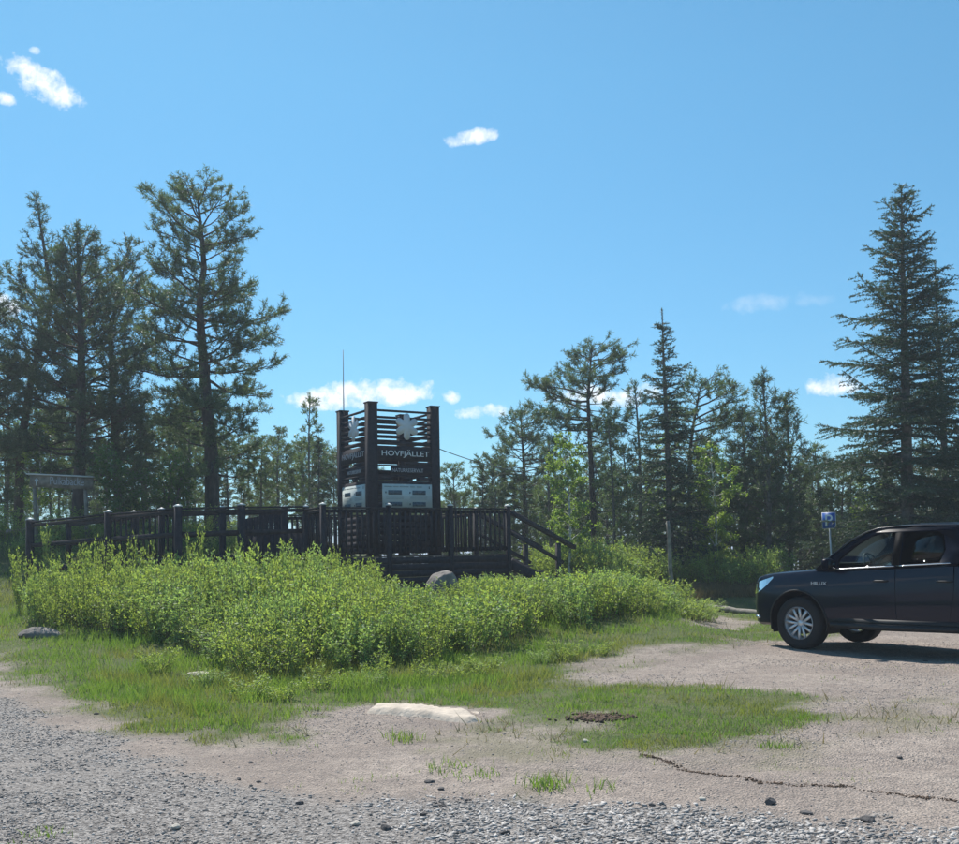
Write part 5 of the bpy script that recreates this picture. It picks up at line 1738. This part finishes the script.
def gdens(x, y):
    g, sp, gr = zones(x, y)
    pat = sm(.28, .62, fbm(x * 2.2, y * 2.2, 51))
    return np.clip(g ** 1.5 * (.18 + .82 * pat) + sp * sm(.5, .7, fbm(x * 3.5, y * 3.5, 52)) * .5 + (1 - g) * (1 - gr) * .10 * sm(.60, .74, fbm(x * 1.4, y * 1.4, 53)) * sm(.45, .6, fbm(x * 6, y * 6, 54)), 0, 1)
x, y = scatter(330000, -16, 14, 6.5, 32, gdens)
gn = zones(x, y)[0]
hgt = (.028 + .036 * fbm(x * 1.1, y * 1.1, 55) + .05 * sm(.5, .8, fbm(x * 2.5, y * 2.5, 56))) * (.5 + .5 * gn)
# longer grass along the left verge and below the thicket
lg = sm(-.3, .8, sdist(x, y, flatpoly([(-200, 600), (-200, 640), (0, 655), (60, 688), (150, 715), (230, 732), (280, 728), (310, 700), (420, 698), (520, 694), (560, 680), (600, 664), (700, 640), (700, 600)])))
hgt = hgt * (1 + 1.6 * lg * (.4 + fbm(x * 1.6, y * 1.6, 59)))
lush = fbm(x * .9, y * .9, 57) + .25 * (fbm(x * 4, y * 4, 58) - .5) > .43
g1 = blades(x[lush], y[lush], hgt[lush], .0045 + .0005 * y[lush], MT['grass'], 'grass')
g1['label'] = 'green grass of the verge and the lot'; g1['category'] = 'grass'
MT['grass2'] = mat('grass_light', (.19, .25, .07), .6, transl=.4, island=.4, tcol=(1.4, 1.4, .7), col2=(.27, .27, .10), var=.5, var_scale=.8)
g1 = blades(x[~lush], y[~lush], hgt[~lush], .0045 + .0005 * y[~lush], MT['grass2'], 'grass')
g1['label'] = 'yellowish green grass patches of the verge and the lot'; g1['category'] = 'grass'
def ddens(x, y):
    g, sp, gr = zones(x, y)
    return np.clip((g * (1 - g) * 1.2 + .10 * g + sp * .35) * sm(.35, .65, fbm(x * 1.7, y * 1.7, 61)), 0, 1)
x, y = scatter(90000, -16, 14, 6.5, 30, ddens)
g1 = blades(x, y, np.full(len(x), .06) + .08 * rng.random(len(x)) ** 2, .006 + .0005 * y, MT['grass_dry'], 'dry_grass', lean=.6)
g1['label'] = 'straw-coloured dead grass along the edges of the grass'; g1['category'] = 'grass'
# heather bank behind the log
xb, yb = [], []
n = 9000
px_ = rng.uniform(690, 800, n); yy_ = rng.uniform(26.9, 28.4, n)
x = np.array([(p - 479.5) / FPX for p in px_]) * yy_
g1 = blades(x, yy_, np.full(n, .22) * (.4 + .8 * fbm(x * 2, yy_ * 2, 71)), np.full(n, .016), MT['heather'], 'heather', lean=.6)
g1['label'] = 'brown heather and dry twigs on the bank behind the log'; g1['category'] = 'heather'
# individual weed tufts on the lot
for k, (px, py, nb_, h, lab) in enumerate(((405, 742, 90, .09, 'small grass tuft on the gravel below the pale slab'), (547, 788, 120, .09, 'lone grass tuft on the earth above the crushed stone'), (600, 792, 30, .08, 'tiny dark weed right of the lone grass tuft'),
                                            (38, 838, 50, .04, 'tiny green weed in the gravel at the lower left corner'), (780, 748, 90, .06, 'grass tuft on the stony lot right of the grass patch'), (480, 775, 50, .06, 'thin grass tuft on the sandy track edge'),
                                            (445, 768, 60, .07, 'dry grass tuft left of the thin tuft on the track edge'))):
    c = G(px, py)
    x = c.x + rng.normal(size=nb_) * .07; y = c.y + rng.normal(size=nb_) * .09
    o = blades(x, y, np.full(nb_, h), np.full(nb_, .008), MT['grass'], 'grass_tuft', lean=.5)
    o['label'] = lab; o['category'] = 'grass'

OCT = np.array([(1, 0, 0), (-1, 0, 0), (0, 1, 0), (0, -1, 0), (0, 0, 1), (0, 0, -1)], float)
OF = np.array([(0, 2, 4), (2, 1, 4), (1, 3, 4), (3, 0, 4), (2, 0, 5), (1, 2, 5), (3, 1, 5), (0, 3, 5)])
CB = np.array([(x_, y_, z_) for x_ in (-1, 1) for y_ in (-1, 1) for z_ in (-1, 1)], float) * .72
CF = np.array([(0, 1, 3, 2), (4, 6, 7, 5), (0, 4, 5, 1), (2, 3, 7, 6), (0, 2, 6, 4), (1, 5, 7, 3)])
def pebbles(x, y, size, m, name, label, flat=.5, cube=False):
    n = len(x); z = H(x, y)
    T = CB if cube else OCT
    k_ = len(T)
    v = T[None] * (1 + .45 * (rng.random((n, k_, 3)) - .5)) + .25 * (rng.random((n, k_, 3)) - .5)
    v = v * np.stack([np.ones(n), .38 + .5 * rng.random(n), flat * (.4 + .8 * rng.random(n))], -1)[:, None]
    # random tilt + yaw
    t1 = rng.normal(size=n) * .35; c, s_ = np.cos(t1)[:, None], np.sin(t1)[:, None]
    vx, vz = v[..., 0] * c - v[..., 2] * s_, v[..., 0] * s_ + v[..., 2] * c
    a = rng.random(n) * 6.28; c, s_ = np.cos(a)[:, None], np.sin(a)[:, None]
    vy = v[..., 1]
    v = np.stack([vx * c - vy * s_, vx * s_ + vy * c, vz], -1) * size[:, None, None]
    v[..., 0] += x[:, None]; v[..., 1] += y[:, None]; v[..., 2] += (z + size * flat * .25)[:, None]
    g = Geo()
    if cube: g.add(v.reshape(-1, 3), t4=(CF[None] + np.arange(n)[:, None, None] * k_).reshape(-1, 4))
    else: g.add(v.reshape(-1, 3), t3=(OF[None] + np.arange(n)[:, None, None] * k_).reshape(-1, 3))
    o = g.build(name, m, kind='stuff'); o['label'] = label; o['category'] = 'gravel'
    return o
def grdens(x, y):
    g, sp, gr = zones(x, y)
    return np.clip(gr * (.25 + .75 * sm(.35, .6, fbm(x * 1.1, y * 1.1, 81))), 0, 1)
LIGHT = flatpoly([(380, 806), (480, 796), (560, 803), (700, 810), (840, 822), (1050, 838), (1400, 850), (1400, 1000), (700, 1200), (520, 860), (400, 830)])
x, y = scatter(95000, -12, 9, 4.6, 15, grdens)
ll = sm(-.4, .3, sdist(x, y, LIGHT) + .5 * (fbm(x * 2, y * 2, 83) - .5)) > rng.random(len(x))
sz = .0045 + .013 * rng.random(len(x)) ** 4 + .0005 * y
pebbles(x[~ll], y[~ll], sz[~ll], MT['gravel_blue'], 'gravel', 'blue-grey crushed gravel of the road on the left', cube=False)
x2, y2 = x[ll], y[ll]; s2 = .006 + .016 * rng.random(len(x2)) ** 2.8
pebbles(x2, y2, s2, MT['gravel_pale'], 'gravel', 'pale flat crushed stone along the bottom right', flat=.34, cube=True)
x, y = scatter(42000, -3, 10, 4.8, 7.4, lambda x, y: sm(-.15, .25, sdist(x, y, LIGHT) + .4 * (fbm(x * 2.4, y * 2.4, 84) - .5)))
pebbles(x, y, .006 + .018 * rng.random(len(x)) ** 2.6, MT['gravel_pale'], 'gravel', 'thick layer of pale crushed stone at the lower right corner', flat=.34, cube=True)
def lotd(x, y):
    g, sp, gr = zones(x, y)
    return np.clip((1 - g) * (1 - gr) * (.12 + .8 * sm(.48, .66, fbm(x * .8 + 3, y * .8, 82))), 0, 1)
x, y = scatter(110000, -9, 13, 5, 22, lotd)
pebbles(x, y, .003 + .008 * rng.random(len(x)) ** 3 + .0004 * y, MT['grit'], 'gravel', 'fine reddish grit scattered over the dirt lot')

# wheel rut: ridge of dark soil clods
rut = [G(*p) for p in ((640, 754), (670, 766), (700, 775), (760, 783), (830, 791), (890, 797), (925, 800), (1010, 805))]
rp = np.array([(p.x, p.y) for p in rut])
n = 900
t_ = rng.random(n) * (len(rp) - 1.001); i_ = t_.astype(int); f_ = (t_ - i_)[:, None]
c = rp[i_] * (1 - f_) + rp[i_ + 1] * f_
wv = .03 * np.sin(c[:, 0] * 9)
wv = wv + .02 * np.sin(c[:, 0] * 31); x = c[:, 0] + rng.normal(size=n) * .02; y = c[:, 1] + rng.normal(size=n) * .016 + wv
kp = rng.random(n) < sm(.1, .4, fbm(c[:, 0] * 2.5, c[:, 1] * 0, 99)); x, y = x[kp], y[kp]; n = len(x)
o = pebbles(x, y, .005 + .008 * rng.random(n) ** 2, MT['soil'], 'soil_ridge', 'thin dark ridge of soil clods curving across the lot', flat=.7)
o['category'] = 'soil'
c = G(596, 720)
n = 300; a = rng.random(n) * 6.28; r_ = np.sqrt(rng.random(n))
r_ = r_ * (.5 + .8 * fbm(np.cos(a) * 2 + 5, np.sin(a) * 2 + 5, 7)); r_ = r_ ** 1.3; x = c.x + np.cos(a) * r_ * .30 + .05 * rng.normal(size=n); y = c.y + np.sin(a) * r_ * .20 + .04 * rng.normal(size=n)
o = pebbles(x, y, .014 + .022 * rng.random(n), MT['soil'], 'soil_mound', 'dark brown patch of dug-up soil in the grass', flat=.8)
o['category'] = 'soil'
